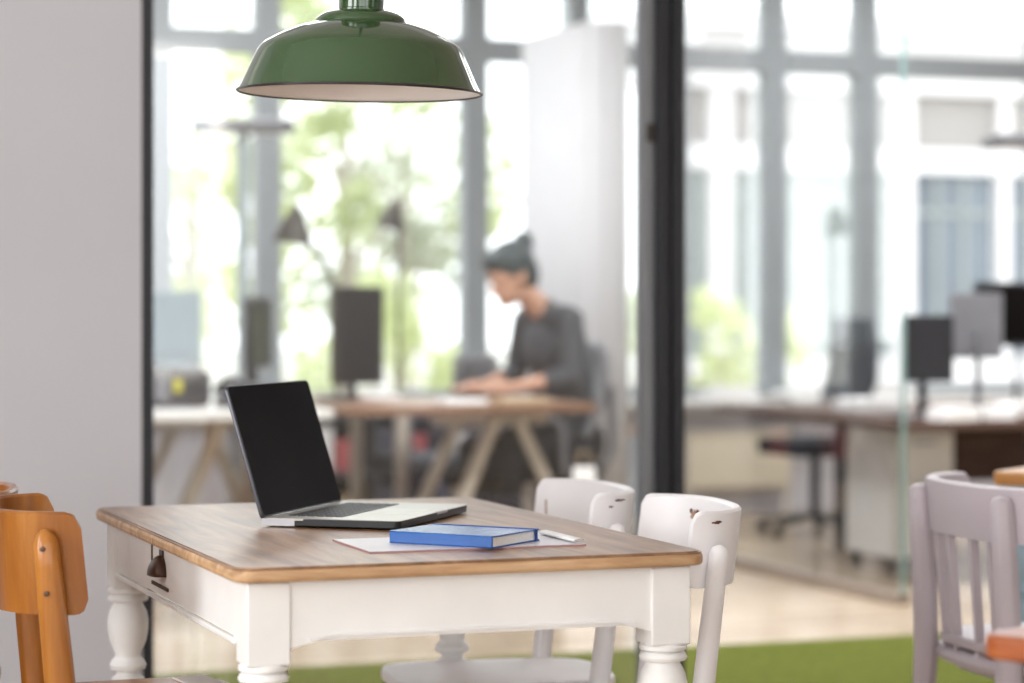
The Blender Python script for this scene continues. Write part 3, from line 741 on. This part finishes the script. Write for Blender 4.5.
def office_chair(label, loc, rz, m='mid_grey', frame='lamp_silver', back='mid_grey', hb=.44):
    r = thing('office_chair', label, 'chair', loc, rz)           # faces local +x
    for k in range(5):
        a = 2*PI*k/5+.3; q = MB(); q.bar((0, 0, .10), (.28*math.cos(a), .28*math.sin(a), .065), .035, .03, taper=.7); lg = q.build('leg', M['dark_plastic'], r, bevel=.004)
        q = MB(); q.ball((.28*math.cos(a), .28*math.sin(a), .03), .03, seg=12); q.build('castor', M['dark_plastic'], lg, smooth=True)
    b = MB(); b.tube([(0, 0, .08), (0, 0, .40)], .025, 14); b.build('column', M['dark_plastic'], r, smooth=True, angle=50)
    b = MB(); b.prism(rrect(.46, .46, .08, 8), .40, .48); b.build('seat', M[m], r, bevel=.025, seg=4)
    b = MB(); W, n = .42, 14; g = []
    for i in range(n+1):
        z = .58+hb*i/n; row = []
        for j in range(9):
            y = (-.5+j/8)*W*(1-.18*(i/n)**3); x = -.20-.07*(i/n)+.04*((2*j/8-1)**2)-.04*math.sin(PI*i/n)
            row.append(b.bm.verts.new((x, y, z)))
        g.append(row)
    for i in range(n):
        for j in range(8): b.bm.faces.new((g[i][j], g[i][j+1], g[i+1][j+1], g[i+1][j]))
    o = b.build('backrest', M[back], r, smooth=True, angle=80); s = o.modifiers.new('shell', 'SOLIDIFY'); s.thickness = .035
    b = MB(); b.tube([(-.02, 0, .41), (-.24, 0, .40), (-.30, 0, .52), (-.295, 0, .80)], .018, 10); b.build('back_bracket', M[frame], r, smooth=True)
    for sy in (-1, 1):
        b = MB(); b.tube([(-.05, sy*.22, .43), (-.05, sy*.27, .46), (-.04, sy*.27, .64), (.0, sy*.27, .67), (.13, sy*.27, .67)], .016, 10); b.build('armrest', M[frame], r, smooth=True)
    return r
def atd(px, D, z=0.0):        # a point at distance D in the direction of image column px
    return Vector(((px-512)/2418.0*D, D, z))
office_chair('grey swivel chair with silver frame beside the white drawer pedestal', atd(815, 12.0), math.radians(206), 'black_fabric', 'alu', 'mid_grey', hb=.50)
office_chair('grey office chair behind the brown desk, back towards the window', atd(432, 10.75), math.radians(152), 'mid_grey', 'grey_plastic', 'grey_plastic', hb=.34)
office_chair('black office chair on which the person in charcoal sits', Vector((.13, 10.27, 0)), PI+math.radians(8), 'black_fabric', 'grey_plastic', 'grey_plastic', hb=.40)

# screens and things on the desks
zW = .7452
monitor('wide blue grey monitor on the white desk next to the black frame', atd(154, 9.9, zW), math.radians(25), .40, .32, 'screen_blue', 'screen_blue', lift=.13)
monitor('dark grey monitor turned sideways behind the curved desk lamp', atd(357, 10.35, .7402), math.radians(44), .26, .42, 'dark_plastic', 'dark_plastic', lift=.06, thick=.05)
monitor('thin black monitor seen edge on behind the laptop', atd(258, 10.1, zW), math.radians(84), .42, .30, 'dark_plastic', 'lcd', lift=.13, thick=.03)
bag = thing('messenger_bag', 'black bag with a yellow tag on the white desk by the black frame', 'bag', atd(176, 9.35, zW), TH)
b = MB(); b.prism(rrect(.26, .15, .05, 6), 0, .15); b.build('body', M['black_fabric'], bag, bevel=.03, seg=4)
b = MB(); b.box((-.07, -.079, .08), (.06, .008, .10)); b.build('front_pocket', M['grey_plastic'], bag, bevel=.003)
b = MB(); b.box((-.01, -.08, .085), (.032, .008, .05)); b.build('tag', M['yellow'], bag, bevel=.003)
b = MB(); b.tube([(-.09, 0, .14), (-.06, 0, .20), (.0, 0, .215), (.06, 0, .20), (.09, 0, .14)], .008, 8); b.build('handle', M['black_fabric'], bag, smooth=True)
tel = thing('desk_telephone', 'dark desk telephone on the white desk behind the laptop corner', 'telephone', atd(243, 9.35, zW), TH+.3)
b = MB(); b.prism([(-.09, 0), (.09, 0), (.09, .03), (-.09, .085)], -.08, .08, Matrix(((0, 0, 1, 0), (1, 0, 0, 0), (0, 1, 0, 0), (0, 0, 0, 1)))); b.build('body', M['mid_grey'], tel, bevel=.006)
b = MB(); b.tube([(-.055, -.09, .085), (-.055, -.04, .112), (-.055, .04, .105), (-.055, .09, .065)], [.022, .014, .014, .022], 12); b.build('handset', M['dark_plastic'], tel, smooth=True)
cam_ = thing('paper_tray', 'dark tray heaped with papers on the white desk, right of the telephone', 'tray', atd(263, 9.6, zW), TH)
b = MB(); b.box((0, 0, .008), (.26, .30, .016)); b.box((-.125, 0, .04), (.01, .30, .08)); b.box((.125, 0, .04), (.01, .30, .08)); b.box((0, .145, .04), (.26, .01, .08)); b.build('tray', M['dark_plastic'], cam_, bevel=.003)
b = MB(); b.box((0, -.01, .045), (.21, .28, .055), (.03, .02, .05)); b.build('sheets', M['grey_plastic'], cam_, bevel=.003)
for px, D, s, cm, lab in ((383, 9.6, .10, 'paper', 'white notepad stack on the brown desk left of the person'), (461, 9.35, .12, 'paper', 'white papers at the front edge of the wooden trestle desk'), (520, 9.45, .14, 'brown_box', 'tan folder on the wooden desk in front of the person')):
    b = MB(); b.prism(rrect(s*1.5, s, .006), 0, .02); o = b.build('paper_stack', M[cm], None, bevel=.002); o.location = atd(px, D, .7552 if px > 400 else .7402); o.rotation_euler = (0, 0, TH+.1); tag(o, lab, 'papers')
bpy.data.objects['paper_stack'].location = atd(380, 9.9, .7552)

# desk lamps
def desk_lamp(label, base, pts, shade_c, shade_dir, col, r1=.085, hs=.16, name='desk_lamp'):
    r = thing(name, label, 'lamp', base)
    b = MB(); b.lathe([(0, 0), (.09, 0), (.09, .012), (.03, .024), (0, .026)], seg=32); b.build('base', M[col], r, smooth=True, angle=40)
    b = MB(); b.tube(pts, .010, 10); b.build('arm', M[col], r, smooth=True)
    q = Vector(shade_dir).to_track_quat('Z', 'Y').to_matrix().to_4x4()
    b = MB(); b.lathe([(.012, 0), (.022, -.02), (.04, -.05), (r1*.78, -hs*.65), (r1, -hs), (r1-.004, -hs), (r1*.76, -hs*.66), (.036, -.055), (.010, -.02)], (0, 0, 0), 32, Matrix.Translation(Vector(shade_c)) @ q, caps=True); b.build('lamp_shade', M[col], r, smooth=True, angle=50)
    return r
bs = atd(336, 9.75, .7552)
P = []
for px, y in ((336, 398), (337, 350), (336, 310), (333, 283), (325, 262), (314, 250), (303, 243), (297, 228)):
    p = atd(px, 9.75, H-(y-305)/2418*9.75)-bs; P.append(p)
P[0].z = .02
desk_lamp('taupe desk lamp with cone shade and curved gooseneck arm by the grey window post', bs, P, atd(297, 9.75, H+100/2418*9.75)-bs, (.12, 0, 1), 'lamp_taupe', r1=.082, hs=.155)
bs = atd(399, 11.4, .7402)
bs.z = .0
P = [Vector((0, 0, .02)), Vector((0, 0, .8)), Vector((0, 0, 1.48)), Vector((-.02, 0, 1.60))]
desk_lamp('slim floor standing reading lamp with small cone shade before the foliage', bs, P, (-.01, 0, 1.64), (.25, 0, 1), 'lamp_taupe', r1=.072, hs=.145, name='reading_lamp')
def uplighter(label, loc, rz, hgt, w_=.46):
    r = thing('floor_lamp', label, 'lamp', loc, rz, 'tall office floor lamps')
    b = MB(); b.prism(rrect(.34, .26, .03), 0, .015); b.build('base', M['lamp_silver'], r, bevel=.003)
    b = MB(); b.box((0, 0, hgt/2), (.055, .03, hgt)); b.build('pole', M['lamp_silver'], r, bevel=.006)
    b = MB(); b.prism(rrect(w_, .26, .05, 6), hgt-.03, hgt+.022); b.build('lamp_head', M['grey_plastic'], r, bevel=.012)
    b = MB(); b.box((0, 0, hgt-.032), (w_*.8, .18, .006)); b.build('diffuser', M['white_plastic'], r)
    return r
uplighter('silver floor lamp with flat head near the black frame', atd(243, 10.9), TH*.4, 1.95)
uplighter('silver floor lamp with flat head cut off by the right edge', atd(1042, 10.6), TH*.4, 1.86, .5)

# white fabric screen
sc = thing('room_divider', 'tall white fabric room divider behind the seated person', 'room divider', Vector((.275, 11.2, 0)))
Pp = [Vector((-.20, .66, 0)), Vector((-.08, .33, 0)), Vector((.05, .0, 0)), Vector((.16, -.08, 0)), Vector((.225, -.03, 0)), Vector((.235, .06, 0))]
b = MB(); n = 40; path = []
def cr(p0, p1, p2, p3, t): return .5*((2*p1)+(-p0+p2)*t+(2*p0-5*p1+4*p2-p3)*t*t+(-p0+3*p1-3*p2+p3)*t*t*t)
for i in range(len(Pp)-1):
    for k in range(10): path.append(cr(Pp[max(i-1, 0)], Pp[i], Pp[i+1], Pp[min(i+2, len(Pp)-1)], k/10))
path.append(Pp[-1])
A = []
for k, p in enumerate(path):
    wv = .010*math.sin(k*1.1); A.append((b.bm.verts.new((p.x, p.y+wv, .04)), b.bm.verts.new((p.x, p.y+wv, 2.44))))
for (a0, a1), (c0, c1) in zip(A[:-1], A[1:]): b.bm.faces.new((a0, c0, c1, a1))
o = b.build('fabric', M['white_fabric'], sc, smooth=True, angle=80); s = o.modifiers.new('shell', 'SOLIDIFY'); s.thickness = .03
for p in (path[0], path[25], path[-1]):
    b = MB(); b.tube([(p.x, p.y, 0), (p.x, p.y, .06)], .02, 10); b.build('foot', M['alu_edge'], sc, smooth=True, angle=50)

# low shelf with boxes under the desks, seen between the legs
sh = thing_uv('low_shelf', 'low dark open shelf with boxes behind the trestle legs', 'shelf', 3.36, 11.3)
SW = 1.25
for z in (.05, .33, .60):
    b = MB(); b.box((0, 0, z), (SW, .34, .025)); b.build('shelf_board', M['mid_grey'], sh, bevel=.002)
for x in (-SW/2, 0, SW/2):
    b = MB(); b.box((x, 0, .31), (.022, .34, .62)); b.build('upright', M['mid_grey'], sh, bevel=.002)
b = MB(); b.box((0, .165, .31), (SW, .012, .60)); b.build('back_panel', M['black_fabric'], sh)
items = [(-.54, .10, .20, 'slate_box', 'slate'), (-.41, .12, .16, 'red_box', 'rose'), (-.27, .11, .21, 'paper', 'white'), (-.13, .13, .15, 'red_box', 'rose'), (.08, .12, .20, 'slate_box', 'slate'), (.21, .09, .17, 'red_box', 'rose'), (.33, .11, .2, 'black_fabric', 'black'), (.47, .12, .18, 'paper', 'white')]
ordn = ['first', 'second', 'third', 'fourth', 'fifth', 'sixth', 'seventh', 'eighth']
for zz, nm, flip in ((.3430, 'upper', 0), (.0630, 'lower', 3)):
    for i, (x, w_, h_, cm, cn) in enumerate(items):
        if flip: cm, cn = [('slate_box', 'slate'), ('black_fabric', 'black'), ('slate_box', 'slate'), ('brown_box', 'tan')][i % 4]
        o = thing_uv('storage_box', '%s box on the %s board of the low shelf, %s from its left end' % (cn, nm, ordn[i]), 'box', 3.36+x, 11.27, zz, 0, 'boxes on the low shelf')
        b = MB(); b.box((0, 0, h_*.40), (w_, .24, h_*.8)); b.build('body', M[cm], o, bevel=.003)
        b = MB(); b.box((0, 0, h_*.9), (w_+.006, .246, h_*.2)); b.build('lid', M[cm], o, bevel=.003)
for px, D, s, cm, lab, rz in ((402, 10.2, (.16, .16, .34), 'brown_box', 'open tan cardboard box on the floor under the wooden desk', .3), (575, 10.0, (.15, .12, .44), 'paper', 'white paper carrier bag under the right end of the wooden desk', .1)):
    if 'bag' in lab:
        o = thing('carrier_bag', lab, 'bag', atd(584, 9.25), rz)
        b = MB()
        prm = [(-.09, -.05), (.09, -.05), (.09, .05), (-.09, .05)]
        lo = [b.bm.verts.new((x, y, 0.002)) for x, y in prm]; hi = [b.bm.verts.new((x*.45, y*.3, .52)) for x, y in prm]
        b.bm.faces.new(lo[::-1]); b.bm.faces.new(hi)
        for i in range(4): b.bm.faces.new((lo[i], lo[(i+1) % 4], hi[(i+1) % 4], hi[i]))
        b.build('body', M['paper'], o, bevel=.004)
        b = MB(); b.tube([(-.03, 0, .51), (-.02, 0, .58), (.02, 0, .58), (.03, 0, .51)], .003, 8); b.build('handle', M['brown_box'], o, smooth=True)
    else:
        o = thing('cardboard_box', lab, 'box', atd(px, D), rz)
        b = MB(); b.box((0, 0, .11), (.34, .28, .22)); b.build('body', M['brown_box'], o, bevel=.003)
        b = MB(); b.box((0, -.18, .25), (.33, .12, .006), (.6, 0, 0)); b.box((0, .18, .25), (.33, .12, .006), (-.6, 0, 0)); b.build('flap', M['brown_box'], o)

# right hand desk: monitors, papers
zD = .6802
def on_dk(x, y): 
    p = UV(5.42+x, 8.86+y); p.z = zD; return p
monitor('brown black monitor at the left end of the dark desk', atd(927, 9.75, zD), math.radians(20), .22, .27, 'dark_plastic', 'dark_plastic', lift=.15, thick=.05)
monitor('grey backed monitor in the middle of the dark desk', atd(976, 9.95, zD), math.radians(186), .22, .27, 'grey_plastic', 'lcd', lift=.24, thick=.03)
monitor('black monitor at the right edge of the picture on the dark desk', atd(1016, 10.5, zD), math.radians(-12), .36, .28, 'dark_plastic', 'lcd', lift=.28, thick=.03)
for px, D, s, rz, lab in ((953, 9.62, .13, .2, 'white papers spread at the front of the dark desk'), (996, 9.72, .10, -.15, 'second sheaf of white papers along the front of the dark desk'), (1016, 10.1, .13, .4, 'loose white papers near the right edge of the dark desk'), (872, 10.55, .20, .1, 'white papers on the dark desk seen through the glass partition edge')):
    b = MB(); b.box((0, 0, .022), (s*1.35, s, .044)); b.box((.02, .01, .050), (s*1.25, s*.9, .012), (0, 0, .2)); o = b.build('paper_sheaf', M['paper'], None, bevel=.001)
    o.location = atd(px, D, zD); o.rotation_euler = (0, 0, TH+rz); tag(o, lab, 'papers', 'papers on the dark desk')
# wall side: radiator and things on the window sill
rd = thing_uv('radiator', 'cream panel radiator under the office windows', 'radiator', 5.68, 11.99, .13)
b = MB(); b.box((0, 0, .16), (.62, .05, .30)); b.build('panel', M['radiator'], rd, bevel=.01)
b = MB()
for k in range(15): b.box((-.28+.04*k, -.03, .16), (.022, .014, .27))
b.build('front_ribs', M['radiator'], rd, bevel=.004)
b = MB(); b.box((0, 0, .318), (.63, .07, .014)); b.build('top_grille', M['radiator'], rd, bevel=.003)
b = MB(); b.tube([(.29, 0, -.13), (.29, 0, .02)], .012, 10); b.tube([(-.29, 0, -.13), (-.29, 0, .02)], .012, 10); b.build('pipe', M['radiator'], rd, smooth=True)
for i, (u, s, lab) in enumerate(((5.62, .20, 'white papers on the window sill right of the black post'), (6.1, .24, 'white pile of papers on the window sill above the radiator'), (6.55, .22, 'white papers on the window sill behind the swivel chair'))):
    b = MB(); b.box((0, 0, .02), (s*1.4, .2, .04)); b.box((.03, 0, .05), (s, .17, .02), (0, 0, .1)); o = b.build('paper_pile', M['paper'], None, bevel=.002)
    o.location = UV(u, 12.0, .6302); o.rotation_euler = (0, 0, TH); tag(o, lab, 'papers', 'papers on the window sill')
# ------------------------------------------------------------------ the seated person
def remeshed(b, name, m, parent, voxel, smooth=6):
    o = b.build(name, m, parent)
    r = o.modifiers.new('r', 'REMESH'); r.mode = 'VOXEL'; r.voxel_size = voxel; r.use_smooth_shade = True
    s = o.modifiers.new('s', 'SMOOTH'); s.iterations = smooth; s.factor = .5
    bpy.context.view_layer.update()
    dg = bpy.context.evaluated_depsgraph_get(); me = bpy.data.meshes.new_from_object(o.evaluated_get(dg))
    o.modifiers.clear(); old = o.data; o.data = me; bpy.data.meshes.remove(old)
    if not me.materials: me.materials.append(m)
    for p in me.polygons: p.use_smooth = True
    return o
pr = thing('person', 'person with dark hair in a bun and charcoal top sitting bent over the desk', 'person', Vector((.235, 10.25, 0)), math.radians(33))
def arm(b, s, k=1.0, cut=False):
    sh_, el, wr = Vector((-.10, s*.165, 1.075)), Vector((-.125, s*.215, .845)), Vector((-.345, s*.115, .800))
    b.capsule(sh_, el, .047*k, .038*k)
    if cut: b.capsule(el, el.lerp(wr, .35), .038*k, .036*k)
    else: b.capsule(el, wr, .038, .025)
    return wr
hq = Euler((0, math.radians(-24), 0)).to_matrix()      # head bowed towards the desk
HC = Vector((-.285, 0, 1.265))
def hp(x, y, z): return HC + hq @ Vector((x, y, z))
b = MB()
b.capsule((0, 0, .56), (-.02, 0, .72), .125, .115); b.ball((-.03, 0, .80), (.10, .145, .17)); b.ball((-.07, 0, .97), (.105, .165, .15)); b.capsule((-.10, -.13, 1.085), (-.10, .13, 1.085), .052, .052)
b.capsule((-.10, 0, 1.09), tuple(hp(.02, 0, -.07)), .056, .052)
b.ball(tuple(hp(0, 0, .02)), (.098, .077, .105), (0, math.radians(-24), 0)); b.ball(tuple(hp(-.035, 0, -.045)), (.066, .058, .075), (0, math.radians(-24), 0))
b.capsule(tuple(hp(-.088, 0, .005)), tuple(hp(-.112, 0, -.03)), .010, .014); b.ball(tuple(hp(-.088, 0, -.062)), (.016, .026, .010)); b.ball(tuple(hp(-.080, 0, -.098)), (.022, .024, .018))
for s in (-1, 1):
    b.ball(tuple(hp(.005, s*.078, -.01)), (.020, .010, .032)); b.ball(tuple(hp(-.082, s*.034, .012)), (.012, .018, .010))
    wr = arm(b, s)
    pal = wr + Vector((-.075, -s*.01, -.008)); b.capsule(wr, pal, .026, .030); b.capsule(pal + Vector((0, -s*.02, 0)), pal + Vector((0, s*.02, 0)), .018, .018)
    for k, L in enumerate((.062, .074, .070, .054)):
        o_ = (k-1.5)*.017; p0 = pal + Vector((-.012, o_, .0)); p1 = p0 + Vector((-L*.55, o_*.2, .006)); p2 = p1 + Vector((-L*.45, o_*.1, -.016))
        b.capsule(p0, p1, .009, .0082, 10); b.capsule(p1, p2, .0082, .007, 10)
    t0 = wr + Vector((-.03, -s*.024, 0)); t1_ = t0 + Vector((-.035, -s*.026, .0)); t2_ = t1_ + Vector((-.028, -s*.006, -.008)); b.capsule(t0, t1_, .011, .010, 10); b.capsule(t1_, t2_, .010, .008, 10)
    b.capsule((0, s*.085, .555), (-.40, s*.11, .535), .080, .058); b.capsule((-.40, s*.11, .535), (-.34, s*.11, .10), .054, .036)
    b.capsule((-.33, s*.11, .045), (-.50, s*.125, .035), .040, .032)
remeshed(b, 'body', M['skin'], pr, .0075, 3)
b = MB()      # top
b.capsule((0, 0, .57), (-.02, 0, .72), .140, .130); b.ball((-.03, 0, .80), (.115, .16, .18)); b.ball((-.07, 0, .97), (.12, .18, .16)); b.capsule((-.10, -.135, 1.08), (-.10, .135, 1.08), .064, .064)
b.capsule((-.10, 0, 1.09), (-.125, 0, 1.12), .072, .060)
for s in (-1, 1): arm(b, s, 1.28, True)
remeshed(b, 'top', M['shirt'], pr, .009, 4)
b = MB()
b.capsule((0, -.05, .56), (0, .05, .56), .135, .135)
for s in (-1, 1):
    b.capsule((0, s*.085, .555), (-.40, s*.11, .535), .092, .070); b.capsule((-.40, s*.11, .535), (-.34, s*.11, .13), .068, .055)
remeshed(b, 'trousers', M['trousers'], pr, .010, 4)
for s in (-1, 1):
    b = MB(); b.capsule((-.325, s*.11, .048), (-.50, s*.125, .040), .047, .038); b.box((-.41, s*.117, .014), (.24, .085, .026)); b.build('shoe', M['dark_plastic'], pr, smooth=True, angle=50)
b = MB()
b.ball(tuple(hp(.018, 0, .045)), (.108, .090, .100), (0, math.radians(-24), 0)); b.ball(tuple(hp(.062, 0, .0)), (.062, .078, .100), (0, math.radians(-24), 0)); b.ball(tuple(hp(-.045, 0, .085)), (.060, .072, .045), (0, math.radians(-24), 0))
for s in (-1, 1): b.ball(tuple(hp(.02, s*.055, .02)), (.06, .030, .075), (0, math.radians(-24), 0))
b.ball((HC.x+.060, 0, HC.z+.135), (.046, .046, .052)); b.capsule(tuple(hp(.05, 0, .09)), (HC.x+.060, 0, HC.z+.11), .038, .036)
remeshed(b, 'hair', M['hair'], pr, .008, 3)

# ================================================================== outside the windows
b = MB(); b.box((8, 38, -.06), (70, 51, .1)); struct('ground', b, M['paving'], 'pale courtyard paving outside the windows', 'ground')
def leafy(label, u, v, h, rad, n, m, name='tree', trunk=True, z0=.5, leaf=.16, group='trees outside the office windows'):
    r = thing_uv(name, label, 'tree' if name == 'tree' else 'shrub', u, v, 0, random.uniform(0, 6), group)
    b = MB()
    cl = []
    for k in range(int(10+rad*5)):
        a = random.uniform(0, 2*PI); q = random.random()**.5*rad; z = z0+(h-z0)*random.random()
        sh_ = 1-.5*abs((z-z0)/(h-z0)*2-1)
        cl.append((q*math.cos(a)*sh_, q*math.sin(a)*sh_, z, random.uniform(.25, .5)*rad*.7))
    for i in range(n):
        cx, cy, cz, cr_ = random.choice(cl)
        d = Vector((random.gauss(0, 1), random.gauss(0, 1), random.gauss(0, 1))).normalized()*cr_*random.random()**.4
        p = Vector((cx, cy, max(cz, .1)))+d; p.z = max(p.z, .08)
        n1 = Vector((random.gauss(0, 1), random.gauss(0, 1), random.gauss(0, 1))).normalized(); t = n1.orthogonal().normalized(); s_ = n1.cross(t); L = leaf*random.uniform(.6, 1.2)
        b.bm.faces.new([b.bm.verts.new(q) for q in (p-t*L*.5, p+s_*L*.28+n1*L*.08, p+t*L*.5, p-s_*L*.28+n1*L*.08)])
    me = b.build('foliage', M[m], r)
    b = MB()
    if trunk:
        b.tube([(0, 0, 0), (.04, .02, h*.4), (-.03, .05, h*.8)], [.05+.012*h, .04+.008*h, .02], 10)
        for k in range(5):
            a = k*1.3; zz = h*(.3+.1*k); b.tube([(.02, .02, zz), (rad*.5*math.cos(a), rad*.5*math.sin(a), zz+h*.15)], [.03, .012], 8)
    else:
        for k in range(6):
            a = k*1.05; b.tube([(.05*math.cos(a), .05*math.sin(a), 0), (rad*.5*math.cos(a), rad*.5*math.sin(a), h*.7)], [.015, .008], 6)
    b.build('trunk' if trunk else 'stem', M['bark'], r, smooth=True, angle=60)
    return r
leafy('loose pale green tree outside, left of the grey window post', 3.9, 17.5, 3.3, .9, 900, 'leaf_light', z0=.7)
leafy('taller pale tree outside, framed by the wide window behind the laptop', 5.3, 18.5, 3.6, 1.3, 1700, 'leaf_mid', z0=.9)
leafy('grey green tree outside, behind the cone shaded lamps', 6.4, 20.5, 3.4, 1.2, 1300, 'leaf_grey', z0=1.0)
leafy('light green shrub outside under the wide window', 5.0, 16.2, 1.25, .8, 1000, 'leaf_light', 'shrub', False, .1, .13, 'shrubs outside the office windows')
leafy('light green shrub outside beside the person', 6.5, 15.6, 1.15, .7, 900, 'leaf_light', 'shrub', False, .1, .13, 'shrubs outside the office windows')
leafy('yellow green shrub outside just right of the black post', 7.6, 16.3, 1.2, .75, 800, 'leaf_light', 'shrub', False, .1, .13, 'shrubs outside the office windows')
leafy('low shrub outside at the far left window', 3.3, 14.4, 1.0, .7, 700, 'leaf_mid', 'shrub', False, .1, .13, 'shrubs outside the office windows')

# building wing across the courtyard
bw = thing_uv('courtyard_building', 'white courtyard building with grey glass bays across the yard', 'building', 10.4, 24.0)
b = MB(); b.box((7, .62, 3.86), (14.2, .8, .62)); b.build('fascia', M['ext_white'], bw)
b = MB(); b.box((7, 1.5, 4.25), (14.6, 3.4, .16)); b.build('roof', M['ext_white'], bw)
b = MB(); b.box((7, .42, 3.22), (14, .06, .66)); b.build('upper_panel', M['ext_beige'], bw)
b = MB(); b.box((7, .355, 2.78), (14, .18, .25)); b.build('lintel', M['ext_white'], bw)
b = MB(); b.box((7, .4, .28), (14, .5, .56)); b.build('plinth', M['ext_white'], bw)
pu = [.25, .90, 3.18, 4.50, 6.6, 8.7, 10.8, 13.9]
for u in pu:
    b = MB(); b.box((u, .36, 1.77), (.26 if u != 4.5 else .14, .16, 3.54)); b.build('pier', M['ext_white'], bw)
for i, (a, c) in enumerate(zip(pu[:-1], pu[1:])):
    b = MB(); b.box(((a+c)/2, .42, 1.6), (c-a-.20, .05, 2.1)); g_ = b.build('window', M['ext_blind' if i < 2 else 'ext_glass'], bw)
    b = MB()
    for k in range(1, 3): b.box((a+.13+(c-a-.26)*k/3, .385, 1.6), (.06, .03, 2.1))
    b.box(((a+c)/2, .385, 2.2), (c-a-.26, .03, .06)); b.build('glazing_bars', M['ext_blind'], g_)
